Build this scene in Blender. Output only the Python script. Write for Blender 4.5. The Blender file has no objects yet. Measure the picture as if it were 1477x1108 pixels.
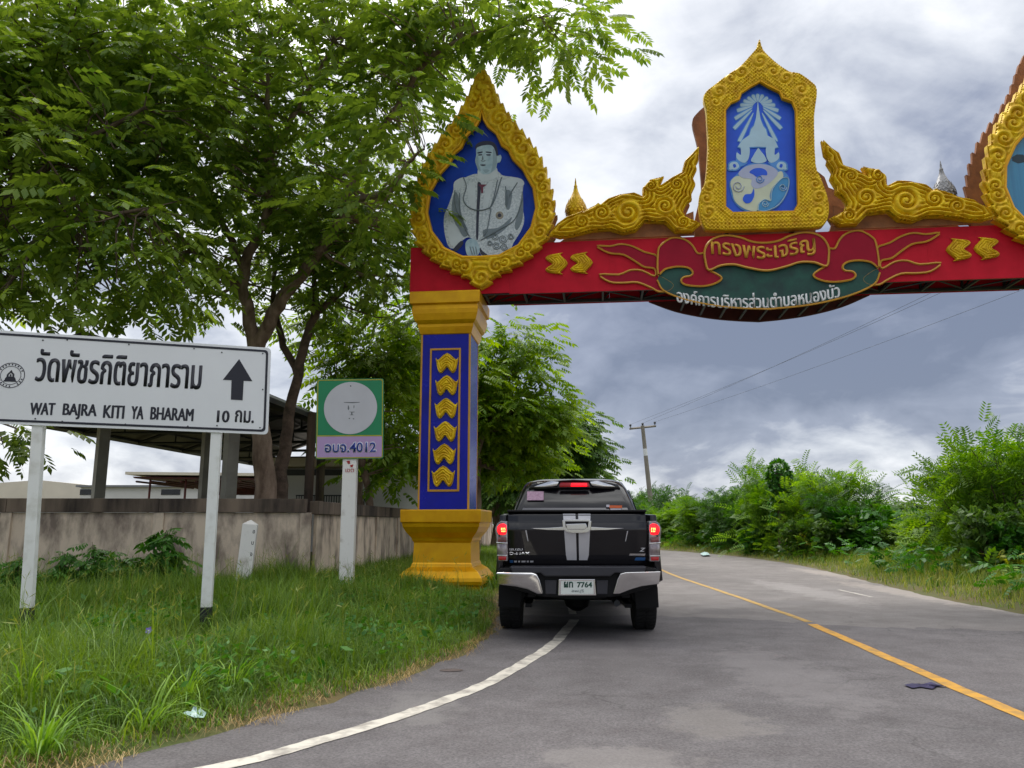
import bpy, bmesh, math, random
import numpy as np
from mathutils import Vector, Matrix
from mathutils.geometry import tessellate_polygon

SC = bpy.context.scene
COL = SC.collection
rng = np.random.default_rng(7)
random.seed(7)
R = math.radians

# ------------------------------------------------------------------ camera
F_PX, CAM_H = 1120.0, 1.2
PITCH = math.atan((757 - 554) / F_PX)
cam_d = bpy.data.cameras.new('camera'); cam = bpy.data.objects.new('camera', cam_d); COL.objects.link(cam)
cam_d.sensor_width = 36; cam_d.sensor_fit = 'HORIZONTAL'; cam_d.lens = F_PX / 1477 * 36
cam_d.clip_start = 0.05; cam_d.clip_end = 6000
cam.location = (0, 0, CAM_H); cam.rotation_euler = (R(90) + PITCH, 0, 0)
SC.camera = cam

# ------------------------------------------------------------------ world: overcast daylight
SUN_EL, SUN_AZ = R(58), R(-25)          # azimuth measured from +Y (ahead) towards +X
W = bpy.data.worlds.new('World'); SC.world = W; W.use_nodes = True
nt = W.node_tree; nt.nodes.clear()
def N(t, **k):
    n = nt.nodes.new(t)
    for a, b in k.items(): setattr(n, a, b)
    return n
def MATH(op, a, b=None, c=None, clamp=False):
    n = N('ShaderNodeMath', operation=op); n.use_clamp = clamp
    for i, v in enumerate((a, b, c)):
        if v is None: continue
        if isinstance(v, (int, float)): n.inputs[i].default_value = v
        else: nt.links.new(v, n.inputs[i])
    return n.outputs[0]
out = N('ShaderNodeOutputWorld'); bg = N('ShaderNodeBackground'); bg.inputs['Strength'].default_value = 0.115
sky = N('ShaderNodeTexSky', sky_type='NISHITA'); sky.sun_disc = False
sky.sun_elevation = SUN_EL; sky.sun_rotation = SUN_AZ; sky.air_density = 1.0; sky.dust_density = 2.0; sky.ozone_density = 1.5
tc = N('ShaderNodeTexCoord'); sep = N('ShaderNodeSeparateXYZ'); nt.links.new(tc.outputs['Generated'], sep.inputs[0])
zc = MATH('MAXIMUM', sep.outputs[2], 0.0)
den = MATH('ADD', zc, 0.38)
cmb = N('ShaderNodeCombineXYZ')
nt.links.new(MATH('DIVIDE', sep.outputs[0], den), cmb.inputs[0]); nt.links.new(MATH('DIVIDE', sep.outputs[1], den), cmb.inputs[1])
def noise(scale, detail, rough, dist, off):
    mp = N('ShaderNodeMapping'); mp.inputs['Location'].default_value = off
    nt.links.new(cmb.outputs[0], mp.inputs[0])
    n = N('ShaderNodeTexNoise'); n.inputs['Scale'].default_value = scale; n.inputs['Detail'].default_value = detail
    n.inputs['Roughness'].default_value = rough; n.inputs['Distortion'].default_value = dist
    nt.links.new(mp.outputs[0], n.inputs['Vector']); return n.outputs['Fac']
CLOUD_OFF = (2.2, 2.9, 7.0)
n1 = noise(0.75, 9, 0.52, 0.35, CLOUD_OFF)
n2 = noise(2.6, 8, 0.55, 0.5, (7.7, 2.2, 1.0))
n3 = noise(7.0, 6, 0.55, 0.6, (1.3, 4.2, 3.0))
# heavy base of the cloud deck low over the horizon, bright deck overhead, paler gap at the horizon
ramp_e = N('ShaderNodeValToRGB'); el = ramp_e.color_ramp; el.interpolation = 'EASE'
nt.links.new(sep.outputs[2], ramp_e.inputs[0])
for i, (p, v) in enumerate([(0.0, .44), (0.08, .40), (0.16, .29), (0.27, .36), (0.42, .58), (0.6, .70), (0.8, .95)]):
    e = el.elements[i] if i < 2 else el.elements.new(p)
    e.position = p; e.color = (v, v, v, 1)
v = MATH('ADD', MATH('MULTIPLY', MATH('SUBTRACT', n1, 0.5), 1.75), MATH('ADD', MATH('MULTIPLY', MATH('SUBTRACT', n2, 0.5), 1.05), MATH('MULTIPLY', MATH('SUBTRACT', n3, 0.5), 0.45)))
v = MATH('ADD', v, ramp_e.outputs[0], clamp=True)
ramp = N('ShaderNodeValToRGB'); cr = ramp.color_ramp
nt.links.new(v, ramp.inputs[0])
for i, (p, c) in enumerate([(0.0, (0.85, 1.0, 1.42)), (0.28, (1.45, 1.62, 2.1)), (0.5, (3.2, 3.35, 3.65)), (0.72, (4.9, 4.97, 5.1)), (1.0, (14, 14, 13.8))]):
    e = cr.elements[i] if i < 2 else cr.elements.new(p)
    e.position = p; e.color = (c[0] / 14, c[1] / 14, c[2] / 14, 1)
sc_n = N('ShaderNodeVectorMath', operation='SCALE'); sc_n.inputs['Scale'].default_value = 14
nt.links.new(ramp.outputs[0], sc_n.inputs[0])
mixw = N('ShaderNodeMix', data_type='RGBA', clamp_factor=True); mixw.inputs[0].default_value = 0.93
nt.links.new(sky.outputs[0], mixw.inputs[6]); nt.links.new(sc_n.outputs[0], mixw.inputs[7])
nt.links.new(mixw.outputs[2], bg.inputs['Color']); nt.links.new(bg.outputs[0], out.inputs[0])

sun_d = bpy.data.lights.new('sun', 'SUN'); sun_d.energy = 1.5; sun_d.angle = R(25); sun_d.color = (1.0, 0.96, 0.9)
sun = bpy.data.objects.new('sun', sun_d); COL.objects.link(sun)
sv = Vector((math.sin(SUN_AZ) * math.cos(SUN_EL), math.cos(SUN_AZ) * math.cos(SUN_EL), math.sin(SUN_EL)))
sun.rotation_euler = sv.to_track_quat('Z', 'Y').to_euler()
vs = SC.view_settings; vs.view_transform = 'Standard'; vs.look = 'None'; vs.exposure = 1.0; vs.gamma = 1.0; vs.use_curve_mapping = False
SC.cycles.max_bounces = 6; SC.cycles.transparent_max_bounces = 8

# ------------------------------------------------------------------ helpers: projection of photo points into the place
cP, sP = math.cos(PITCH), math.sin(PITCH)
def ray(px, py):
    u = (px - 738.5) / F_PX; w = (554 - py) / F_PX
    return Vector((u, cP - w * sP, sP + w * cP))
def at(px, py, Y):
    d = ray(px, py); t = Y / d.y
    return Vector((d.x * t, Y, CAM_H + d.z * t))
def gnd(px, py, z=0.0):
    d = ray(px, py); t = (z - CAM_H) / d.z
    return Vector((d.x * t, d.y * t, z))
class Frame:
    """upright plane: origin (x, y), direction angle a; local x along, y away from the camera, z up"""
    def __init__(s, x, y, a): s.x, s.y, s.a = x, y, a; s.d = (math.cos(a), math.sin(a)); s.b = (-math.sin(a), math.cos(a))
    def p(s, px, py, q=0.0):
        r = ray(px, py); ox, oy = s.x + s.b[0] * q, s.y + s.b[1] * q
        t = (ox * s.b[0] + oy * s.b[1]) / (r.x * s.b[0] + r.y * s.b[1])
        wx, wy = r.x * t, r.y * t
        return ((wx - s.x) * s.d[0] + (wy - s.y) * s.d[1], CAM_H + r.z * t)
    def pl(s, pts, q=0.0): return [s.p(a, b, q) for a, b in pts]

# ------------------------------------------------------------------ helpers: objects
def link(o, parent=None):
    COL.objects.link(o)
    if parent is not None: o.parent = parent
    return o
def tag(o, label=None, cat=None, group=None, kind=None):
    if label: o['label'] = label
    if cat: o['category'] = cat
    if group: o['group'] = group
    if kind: o['kind'] = kind
    return o
def empty(name, loc=(0, 0, 0), rz=0.0, label=None, cat=None, group=None, parent=None):
    o = bpy.data.objects.new(name, None); o.empty_display_size = 0.2
    link(o, parent); o.location = loc; o.rotation_euler = (0, 0, rz)
    return tag(o, label, cat, group)
def obj(name, me, mats, parent=None, loc=None, rot=None, smooth=False):
    o = bpy.data.objects.new(name, me)
    if not isinstance(mats, (list, tuple)): mats = [mats]
    if len(me.materials) == 0:
        for m in mats: me.materials.append(m)
    link(o, parent)
    if loc is not None: o.location = loc
    if rot is not None: o.rotation_euler = rot
    if smooth: me.shade_smooth()
    return o
def copy_tree(o, parent=None):
    c = o.copy(); COL.objects.link(c); c.parent = parent
    for ch in list(o.children):
        copy_tree(ch, c)
    return c
def fastmesh(name, V, Q, mi=None):
    """V (n,3) array, Q (m,k) int array of equal-sized faces"""
    V = np.asarray(V, np.float32); Q = np.asarray(Q, np.int32)
    me = bpy.data.meshes.new(name)
    me.vertices.add(len(V)); me.vertices.foreach_set('co', V.ravel())
    k = Q.shape[1]
    me.loops.add(Q.size); me.loops.foreach_set('vertex_index', Q.ravel())
    me.polygons.add(len(Q)); me.polygons.foreach_set('loop_start', np.arange(0, Q.size, k, dtype=np.int32))
    if mi is not None: me.polygons.foreach_set('material_index', np.asarray(mi, np.int32))
    me.update(calc_edges=True); me.validate()
    return me
class MB:
    """collects faces into one mesh"""
    def __init__(s): s.v = []; s.f = []; s.m = []
    def add(s, vs, fs, mi=0):
        n = len(s.v); s.v += [tuple(x) for x in vs]; s.f += [tuple(i + n for i in f) for f in fs]; s.m += [mi] * len(fs); return s
    def box(s, x0, x1, y0, y1, z0, z1, mi=0):
        v = [(x, y, z) for z in (z0, z1) for y in (y0, y1) for x in (x0, x1)]
        return s.add(v, [(0, 2, 3, 1), (4, 5, 7, 6), (0, 1, 5, 4), (2, 6, 7, 3), (0, 4, 6, 2), (1, 3, 7, 5)], mi)
    def plate(s, poly, q0, q1, holes=(), mi=0):
        """2-D polygon (x, z) made solid between depths q0 (front) and q1 (back)"""
        loops = [list(poly)] + [list(h) for h in holes]
        flat = [p for l in loops for p in l]; n = len(flat)
        tris = tessellate_polygon([[Vector((p[0], p[1], 0)) for p in l] for l in loops])
        v = [(p[0], q0, p[1]) for p in flat] + [(p[0], q1, p[1]) for p in flat]
        f = []
        for t in tris:
            a, b, c = (flat[i] for i in t)
            ccw = (b[0]-a[0])*(c[1]-a[1]) - (b[1]-a[1])*(c[0]-a[0]) > 0
            t = tuple(t) if ccw else tuple(reversed(t))
            f.append(t); f.append(tuple(i + n for i in reversed(t)))
        o = 0
        for l in loops:
            k = len(l)
            for i in range(k):
                a, b = o + i, o + (i + 1) % k
                f.append((a, a + n, b + n, b))
            o += k
        return s.add(v, f, mi)
    def tube(s, pts, rad, n=8, cap=True, mi=0):
        pts = [Vector(p) for p in pts]
        if not isinstance(rad, (list, tuple)): rad = [rad] * len(pts)
        vs = []; fs = []; ref = None
        for i, p in enumerate(pts):
            t = (pts[min(i + 1, len(pts) - 1)] - pts[max(i - 1, 0)]).normalized()
            if ref is None: ref = Vector((0, 0, 1)) if abs(t.z) < 0.9 else Vector((1, 0, 0))
            u = (ref - t * ref.dot(t)).normalized(); w = t.cross(u); ref = u
            for k in range(n):
                a = 2 * math.pi * k / n
                vs.append(p + (u * math.cos(a) + w * math.sin(a)) * rad[i])
        for i in range(len(pts) - 1):
            for k in range(n):
                a, b = i * n + k, i * n + (k + 1) % n
                fs.append((a, b, b + n, a + n))
        if cap: fs.append(tuple(reversed(range(n)))); fs.append(tuple(range((len(pts) - 1) * n, len(pts) * n)))
        return s.add(vs, fs, mi)
    def lathe(s, prof, n=16, c=(0, 0, 0), mi=0):
        vs = []; fs = []
        for (r, z) in prof:
            for k in range(n):
                a = 2 * math.pi * k / n; vs.append((c[0] + r * math.cos(a), c[1] + r * math.sin(a), c[2] + z))
        for i in range(len(prof) - 1):
            for k in range(n):
                a, b = i * n + k, i * n + (k + 1) % n; fs.append((a, b, b + n, a + n))
        fs.append(tuple(reversed(range(n)))); fs.append(tuple(range((len(prof) - 1) * n, len(prof) * n)))
        return s.add(vs, fs, mi)
    def sqlathe(s, prof, hx, hy, cx=0, cy=0, mi=0):
        """rectangular mouldings: prof = (extra half-width, z); mitred corners"""
        vs = []; fs = []
        for (e, z) in prof:
            vs += [(cx - hx - e, cy - hy - e, z), (cx + hx + e, cy - hy - e, z), (cx + hx + e, cy + hy + e, z), (cx - hx - e, cy + hy + e, z)]
        for i in range(len(prof) - 1):
            for k in range(4):
                a, b = i * 4 + k, i * 4 + (k + 1) % 4; fs.append((a, b, b + 4, a + 4))
        fs.append((3, 2, 1, 0)); k = (len(prof) - 1) * 4; fs.append((k, k + 1, k + 2, k + 3))
        return s.add(vs, fs, mi)
    def mesh(s, name, bevel=0.0, seg=2, smooth=False):
        me = bpy.data.meshes.new(name); me.from_pydata(s.v, [], s.f)
        me.polygons.foreach_set('material_index', s.m); me.update()
        bm = bmesh.new(); bm.from_mesh(me)
        bmesh.ops.remove_doubles(bm, verts=bm.verts, dist=1e-5)
        bmesh.ops.recalc_face_normals(bm, faces=bm.faces)
        if bevel:
            ed = [e for e in bm.edges if len(e.link_faces) == 2 and e.calc_face_angle(0) > 0.5]
            bmesh.ops.bevel(bm, geom=ed, offset=bevel, segments=seg, affect='EDGES', profile=0.6, clamp_overlap=True)
        bm.to_mesh(me); bm.free()
        if smooth: me.shade_smooth()
        return me
    def build(s, name, mats, parent=None, bevel=0.0, seg=2, smooth=False, **k):
        o = obj(name, s.mesh(name, bevel, seg, smooth), mats, parent, **k)
        if smooth and bevel == 0: autosmooth(o.data)
        return o
def autosmooth(me, ang=0.6):
    me.shade_smooth()
    try: me.set_sharp_from_angle(angle=ang)
    except Exception: pass
def smooth_closed(pts, n=6):
    """Catmull-Rom through a closed list"""
    P = [Vector(p) for p in pts]; m = len(P); o = []
    for i in range(m):
        a, b, c, d = P[i-1], P[i], P[(i+1) % m], P[(i+2) % m]
        for k in range(n):
            t = k / n
            o.append(tuple(0.5 * ((2*b) + (c-a)*t + (2*a-5*b+4*c-d)*t*t + (3*b-a-3*c+d)*t**3)))
    return o
def smooth_open(pts, n=6):
    P = [Vector(p) for p in pts]; P = [P[0]*2-P[1]] + P + [P[-1]*2-P[-2]]; o = []
    for i in range(1, len(P) - 2):
        a, b, c, d = P[i-1], P[i], P[i+1], P[i+2]
        for k in range(n):
            t = k / n
            o.append(tuple(0.5 * ((2*b) + (c-a)*t + (2*a-5*b+4*c-d)*t*t + (3*b-a-3*c+d)*t**3)))
    o.append(tuple(P[-2])); return o
def circle2(cx, cz, r, n=32, rz=None):
    rz = r if rz is None else rz
    return [(cx + r * math.cos(2*math.pi*k/n), cz + rz * math.sin(2*math.pi*k/n)) for k in range(n)]
def text_mesh(body, x0, x1, z0, z1, q, bold=0.0, thick=0.003, warp=None, space=1.0, shear=0.0, fat=0.0):
    """lettering fitted into the box x0..x1, z0..z1 of an upright plane at depth q"""
    cu = bpy.data.curves.new('lettering', 'FONT'); cu.body = body; cu.size = 1; cu.offset = bold; cu.resolution_u = 3; cu.space_character = space; cu.shear = shear
    o = bpy.data.objects.new('lettering', cu); COL.objects.link(o)
    dg = bpy.context.evaluated_depsgraph_get(); dg.update()
    me = bpy.data.meshes.new_from_object(o.evaluated_get(dg))
    bpy.data.objects.remove(o); bpy.data.curves.remove(cu)
    n = len(me.vertices); co = np.empty(n * 3, np.float32); me.vertices.foreach_get('co', co); co = co.reshape(-1, 3)
    a, b = co.min(0), co.max(0)
    x = x0 + (co[:, 0] - a[0]) / (b[0] - a[0]) * (x1 - x0); z = z0 + (co[:, 1] - a[1]) / max(b[1] - a[1], 1e-6) * (z1 - z0)
    if warp is not None: x, z = warp(x, z)
    nv = np.stack([x, np.full(n, q), z], 1).astype(np.float32)
    me.vertices.foreach_set('co', nv.ravel()); me.update()
    bm = bmesh.new(); bm.from_mesh(me)
    bmesh.ops.remove_doubles(bm, verts=bm.verts, dist=1e-5)
    for f in bm.faces:
        if f.normal.y > 0: f.normal_flip()
    if thick:
        r = bmesh.ops.extrude_face_region(bm, geom=list(bm.faces))
        bmesh.ops.translate(bm, verts=[e for e in r['geom'] if isinstance(e, bmesh.types.BMVert)], vec=(0, -thick, 0))
        bmesh.ops.recalc_face_normals(bm, faces=bm.faces)
    if fat:                                            # heavier strokes: overlapping copies, each a hair deeper
        src = bmesh.new(); bm.to_mesh(me); tmp = me.copy()
        for i, (dx, dz) in enumerate(((fat, 0), (-fat, 0), (fat * .5, fat * .35), (-fat * .5, -fat * .35))):
            tmp2 = tmp.copy(); tmp2.transform(Matrix.Translation((dx, .0003 * (i + 1), dz))); bm.from_mesh(tmp2); bpy.data.meshes.remove(tmp2)
        bpy.data.meshes.remove(tmp); src.free()
    bm.to_mesh(me); bm.free(); me.materials.clear()
    return me

# ------------------------------------------------------------------ materials
def lin(c):
    return tuple((x / 12.92 if x <= 0.04045 else ((x + 0.055) / 1.055) ** 2.4) for x in (v / 255 for v in c))
def pmat(name, rgb, rough=0.6, metal=0.0, var=0.12, scale=4.0, bump=0.0, bscale=40.0, rgb2=None, coat=0.0, emis=0.0, streak=False, spec=0.5, r2=None, contrast=(0.35, 0.7), gscale=None):
    m = bpy.data.materials.new(name); m.use_nodes = True; t = m.node_tree; b = t.nodes['Principled BSDF']
    c = rgb if max(rgb) <= 1.0 else lin(rgb)
    c2 = (lin(rgb2) if max(rgb2) > 1 else rgb2) if rgb2 else tuple(x * (1 - 2.2 * var) for x in c)
    tcn = t.nodes.new('ShaderNodeTexCoord'); src = tcn.outputs['Object']
    mp = t.nodes.new('ShaderNodeMapping'); t.links.new(src, mp.inputs[0])
    if streak: mp.inputs['Scale'].default_value = (1, 1, 0.18)
    if gscale: mp.inputs['Scale'].default_value = gscale
    n = t.nodes.new('ShaderNodeTexNoise'); n.inputs['Scale'].default_value = scale; n.inputs['Detail'].default_value = 8; n.inputs['Roughness'].default_value = 0.6
    t.links.new(mp.outputs[0], n.inputs['Vector'])
    r = t.nodes.new('ShaderNodeValToRGB'); r.color_ramp.elements[0].position = contrast[0]; r.color_ramp.elements[1].position = contrast[1]
    r.color_ramp.elements[0].color = (*c2, 1); r.color_ramp.elements[1].color = (*c, 1)
    t.links.new(n.outputs['Fac'], r.inputs[0]); t.links.new(r.outputs[0], b.inputs['Base Color'])
    b.inputs['Roughness'].default_value = rough; b.inputs['Metallic'].default_value = metal; b.inputs['Specular IOR Level'].default_value = spec
    if coat: b.inputs['Coat Weight'].default_value = coat; b.inputs['Coat Roughness'].default_value = 0.04
    if r2 is not None:
        mr = t.nodes.new('ShaderNodeMapRange'); mr.inputs[1].default_value = 0.3; mr.inputs[2].default_value = 0.7; mr.inputs[3].default_value = r2; mr.inputs[4].default_value = rough
        t.links.new(n.outputs['Fac'], mr.inputs[0]); t.links.new(mr.outputs[0], b.inputs['Roughness'])
    if bump:
        nb = t.nodes.new('ShaderNodeTexNoise'); nb.inputs['Scale'].default_value = bscale; nb.inputs['Detail'].default_value = 6
        t.links.new(src, nb.inputs['Vector'])
        bp = t.nodes.new('ShaderNodeBump'); bp.inputs['Strength'].default_value = bump; bp.inputs['Distance'].default_value = 0.02
        t.links.new(nb.outputs['Fac'], bp.inputs['Height']); t.links.new(bp.outputs[0], b.inputs['Normal'])
    if emis: b.inputs['Emission Color'].default_value = (*c, 1); b.inputs['Emission Strength'].default_value = emis
    return m
def leafmat(name, dark, light, trans=0.35, rough=0.5, scale=0.6, third=None):
    m = bpy.data.materials.new(name); m.use_nodes = True; t = m.node_tree; b = t.nodes['Principled BSDF']; o = t.nodes['Material Output']
    g = t.nodes.new('ShaderNodeNewGeometry'); r = t.nodes.new('ShaderNodeValToRGB')
    r.color_ramp.elements[0].color = (*lin(dark), 1); r.color_ramp.elements[1].color = (*lin(light), 1)
    if third:
        e = r.color_ramp.elements.new(0.965); e.color = (*lin(light), 1); r.color_ramp.elements[-1].color = (*lin(third), 1)
    n = t.nodes.new('ShaderNodeTexNoise'); n.inputs['Scale'].default_value = scale; n.inputs['Detail'].default_value = 3
    tcn = t.nodes.new('ShaderNodeTexCoord'); t.links.new(tcn.outputs['Object'], n.inputs['Vector'])
    a = t.nodes.new('ShaderNodeMath'); a.operation = 'MULTIPLY_ADD'; a.inputs[1].default_value = 0.55
    t.links.new(g.outputs['Random Per Island'], a.inputs[0])
    mr = t.nodes.new('ShaderNodeMapRange'); mr.inputs[1].default_value = 0.35; mr.inputs[2].default_value = 0.65; mr.inputs[3].default_value = 0; mr.inputs[4].default_value = 0.45
    t.links.new(n.outputs['Fac'], mr.inputs[0]); t.links.new(mr.outputs[0], a.inputs[2]); t.links.new(a.outputs[0], r.inputs[0])
    t.links.new(r.outputs[0], b.inputs['Base Color']); b.inputs['Roughness'].default_value = rough; b.inputs['Specular IOR Level'].default_value = 0.35
    tr = t.nodes.new('ShaderNodeBsdfTranslucent')
    hs = t.nodes.new('ShaderNodeHueSaturation'); hs.inputs['Saturation'].default_value = 1.1; hs.inputs['Value'].default_value = 1.5; hs.inputs['Hue'].default_value = 0.485
    t.links.new(r.outputs[0], hs.inputs['Color']); t.links.new(hs.outputs[0], tr.inputs['Color'])
    mx = t.nodes.new('ShaderNodeMixShader'); mx.inputs[0].default_value = trans
    t.links.new(b.outputs[0], mx.inputs[1]); t.links.new(tr.outputs[0], mx.inputs[2]); t.links.new(mx.outputs[0], o.inputs['Surface'])
    return m
M = {}
M['gold'] = pmat('gold_paint', (226, 172, 4), 0.36, 0.4, 0.14, 3, 0.05, 60, rgb2=(206, 148, 2), r2=0.28, spec=.4)
M['gold_carved'] = pmat('gold_carved', (232, 196, 20), 0.45, 0.2, 0.2, 5, 0.35, 55, rgb2=(188, 138, 8), spec=.35, contrast=(.3, .62))
M['gold_line'] = pmat('gold_line', (205, 150, 40), 0.5, 0.1, 0.1)
M['blue'] = pmat('blue_lacquer', (8, 22, 172), 0.3, 0, 0.2, 1.2, 0.04, 4, coat=0.1, r2=0.2, spec=.25)
M['navy_print'] = pmat('portrait_ground', (20, 74, 190), 0.5, 0, 0.2, 1.1, rgb2=(12, 40, 140), spec=.2)
M['red'] = pmat('red_panel', (206, 22, 48), 0.6, 0, 0.08, 2.2, 0.03, 25, rgb2=(184, 16, 38), spec=.2)
M['crimson'] = pmat('crimson_banner', (160, 10, 44), 0.55, 0, 0.08, 3, spec=.2)
M['green_board'] = pmat('dark_green_board', (20, 84, 70), 0.6, 0, 0.15, 3, rgb2=(14, 54, 52))
M['white'] = pmat('white_paint', (222, 224, 226), 0.45, 0, 0.04, 2)
M['steel_dark'] = pmat('dark_steel', (62, 66, 70), 0.55, 0.3, 0.15, 6)
M['brown_back'] = pmat('bare_fibre_back', (168, 108, 62), 0.75, 0, 0.2, 3, 0.3, 20, rgb2=(118, 72, 42))
M['rust_red'] = pmat('red_brown_sheet', (88, 34, 28), 0.6, 0, 0.2, 3)
M['silver'] = pmat('silver_finial', (150, 152, 156), 0.45, 0.3, 0.2, 8, 0.4, 40)
M['concrete'] = pmat('stained_concrete', (212, 194, 174), 0.9, 0, 0.1, 2.6, 0.2, 30, rgb2=(126, 112, 102), gscale=(1, 1, .4), contrast=(0.36, 0.56))
M['concrete_dark'] = pmat('mouldy_concrete', (128, 112, 98), 0.92, 0, 0.1, 1.8, 0.2, 30, rgb2=(52, 44, 40), streak=True, contrast=(0.38, 0.66))
M['bark'] = pmat('grey_brown_bark', (150, 130, 112), 0.9, 0, 0.2, 6, 0.6, 25, rgb2=(96, 78, 64), gscale=(1, 1, 0.3))
M['bark_dark'] = pmat('dark_bark', (112, 94, 80), 0.9, 0, 0.2, 6, 0.6, 25, rgb2=(70, 58, 48))
M['leaf'] = leafmat('broad_tree_leaves', (64, 98, 34), (142, 166, 68), 0.54)
M['leaf_far'] = leafmat('yellow_green_leaves', (66, 108, 24), (136, 164, 46), 0.48)
M['leaf_dark'] = leafmat('dark_tree_leaves', (44, 82, 30), (106, 138, 54), 0.42)
M['leaf_shrub'] = leafmat('feathery_shrub_leaves', (48, 96, 24), (122, 162, 52), 0.42)
M['leaf_weed'] = leafmat('weed_leaves', (40, 92, 30), (92, 142, 50), 0.35)
M['leaf_vine'] = leafmat('vine_leaves', (30, 84, 18), (74, 132, 34), 0.35)
M['leaf_yellow'] = leafmat('yellowish_leaves', (96, 128, 30), (190, 186, 50), 0.4)
M['grass'] = leafmat('verge_grass', (48, 88, 22), (126, 154, 54), 0.35, third=(176, 168, 96), scale=1.6)
M['grass_light'] = leafmat('pale_grass_clump', (84, 132, 36), (150, 184, 76), 0.4, scale=1.0)
M['grass_dry'] = leafmat('dry_verge_grass', (92, 120, 40), (164, 164, 80), 0.35, third=(196, 172, 104), scale=0.8)
M['straw'] = leafmat('straw', (128, 106, 62), (182, 156, 100), 0.2, scale=2)
M['leaf_shrub2'] = leafmat('fresh_shrub_leaves', (66, 112, 28), (140, 176, 60), 0.45)
M['leaf_shrub3'] = leafmat('dark_shadow_shrub_leaves', (30, 70, 22), (78, 120, 40), 0.38)  # dark leaf tone, also standing in for deep shadow among the shrubs
# ------------------------------------------------------------------ ground, road, markings
def sheet(name, poly, z, mat, label=None, kind='structure', parent=None):
    tr = tessellate_polygon([[Vector((p[0], p[1], 0)) for p in poly]])
    me = bpy.data.meshes.new(name); me.from_pydata([(p[0], p[1], z) for p in poly], [], [tuple(t) for t in tr])
    me.update(); bm = bmesh.new(); bm.from_mesh(me)
    for f in bm.faces:
        if f.normal.z < 0: f.normal_flip()
    bm.to_mesh(me); bm.free()
    o = obj(name, me, mat, parent)
    if kind: tag(o, label, None, None, kind)
    return o
def road_mat(name, a, b, dark, speck=0.5, spots=()):
    m = bpy.data.materials.new(name); m.use_nodes = True; t = m.node_tree; bs = t.nodes['Principled BSDF']
    tcn = t.nodes.new('ShaderNodeTexCoord'); src = tcn.outputs['Object']
    def nz(s, d, r=0.6):
        n = t.nodes.new('ShaderNodeTexNoise'); n.inputs['Scale'].default_value = s; n.inputs['Detail'].default_value = d; n.inputs['Roughness'].default_value = r
        t.links.new(src, n.inputs['Vector']); return n.outputs['Fac']
    def ramp(f, p0, p1, c0, c1):
        r = t.nodes.new('ShaderNodeValToRGB'); r.color_ramp.elements[0].position = p0; r.color_ramp.elements[1].position = p1
        r.color_ramp.elements[0].color = (*c0, 1); r.color_ramp.elements[1].color = (*c1, 1); t.links.new(f, r.inputs[0]); return r.outputs[0]
    def mul(x, y, f=1.0):
        k = t.nodes.new('ShaderNodeMix'); k.data_type = 'RGBA'; k.blend_type = 'MULTIPLY'; k.inputs[0].default_value = f
        t.links.new(x, k.inputs[6]); t.links.new(y, k.inputs[7]); return k.outputs[2]
    c = ramp(nz(0.35, 6), 0.35, 0.65, b, a)
    c = mul(c, ramp(nz(2.2, 8, 0.7), 0.36, 0.6, dark, (1, 1, 1)), 0.75)
    c = mul(c, ramp(nz(60, 4, 0.8), 0.36, 0.62, (0.45, 0.45, 0.46), (1.12, 1.1, 1.08)), speck)
    v = t.nodes.new('ShaderNodeTexVoronoi'); v.inputs['Scale'].default_value = 26; t.links.new(src, v.inputs['Vector'])
    c = mul(c, ramp(v.outputs['Distance'], 0.04, 0.16, (0.42, 0.4, 0.39), (1, 1, 1)), 0.75)
    # fine cracks, and worn or tarred patches with an outline of their own
    def mth(op, x, y=None):
        k = t.nodes.new('ShaderNodeMath'); k.operation = op
        for i, w in enumerate((x, y)):
            if w is None: continue
            if isinstance(w, (int, float)): k.inputs[i].default_value = w
            else: t.links.new(w, k.inputs[i])
        return k.outputs[0]
    vc = t.nodes.new('ShaderNodeTexVoronoi'); vc.feature = 'DISTANCE_TO_EDGE'; vc.inputs['Scale'].default_value = 0.8
    wn = t.nodes.new('ShaderNodeTexNoise'); wn.inputs['Scale'].default_value = 3; wn.inputs['Detail'].default_value = 5; t.links.new(src, wn.inputs['Vector'])
    ad = t.nodes.new('ShaderNodeVectorMath'); ad.operation = 'MULTIPLY_ADD'; ad.inputs[1].default_value = (.5, .5, 0); t.links.new(wn.outputs['Color'], ad.inputs[0]); t.links.new(src, ad.inputs[2]); t.links.new(ad.outputs[0], vc.inputs['Vector'])
    crack = mth('MULTIPLY', ramp(vc.outputs['Distance'], 0.0, 0.012, (1, 1, 1), (0, 0, 0)), ramp(nz(0.5, 3), 0.5, 0.6, (0, 0, 0), (1, 1, 1)))
    def blend(x, col, f):
        k = t.nodes.new('ShaderNodeMix'); k.data_type = 'RGBA'; k.clamp_factor = True; t.links.new(f, k.inputs[0]); t.links.new(x, k.inputs[6]); k.inputs[7].default_value = (*col, 1); return k.outputs[2]
    c = blend(c, (0.05, 0.048, 0.046), mth('MULTIPLY', crack, 0.55))
    for (sx, sy, rx, ry, col, amt) in spots:
        mp = t.nodes.new('ShaderNodeMapping'); mp.inputs['Location'].default_value = (-sx / rx, -sy / ry, 0); mp.inputs['Scale'].default_value = (1 / rx, 1 / ry, 0); t.links.new(src, mp.inputs[0])
        ln = t.nodes.new('ShaderNodeVectorMath'); ln.operation = 'LENGTH'; t.links.new(mp.outputs[0], ln.inputs[0])
        f = mth('ADD', ln.outputs['Value'], mth('MULTIPLY', mth('SUBTRACT', nz(4, 7, .7), 0.5), 2.6))
        c = blend(c, col, mth('MULTIPLY', ramp(f, 0.55, 1.0, (1, 1, 1), (0, 0, 0)), amt))
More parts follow.
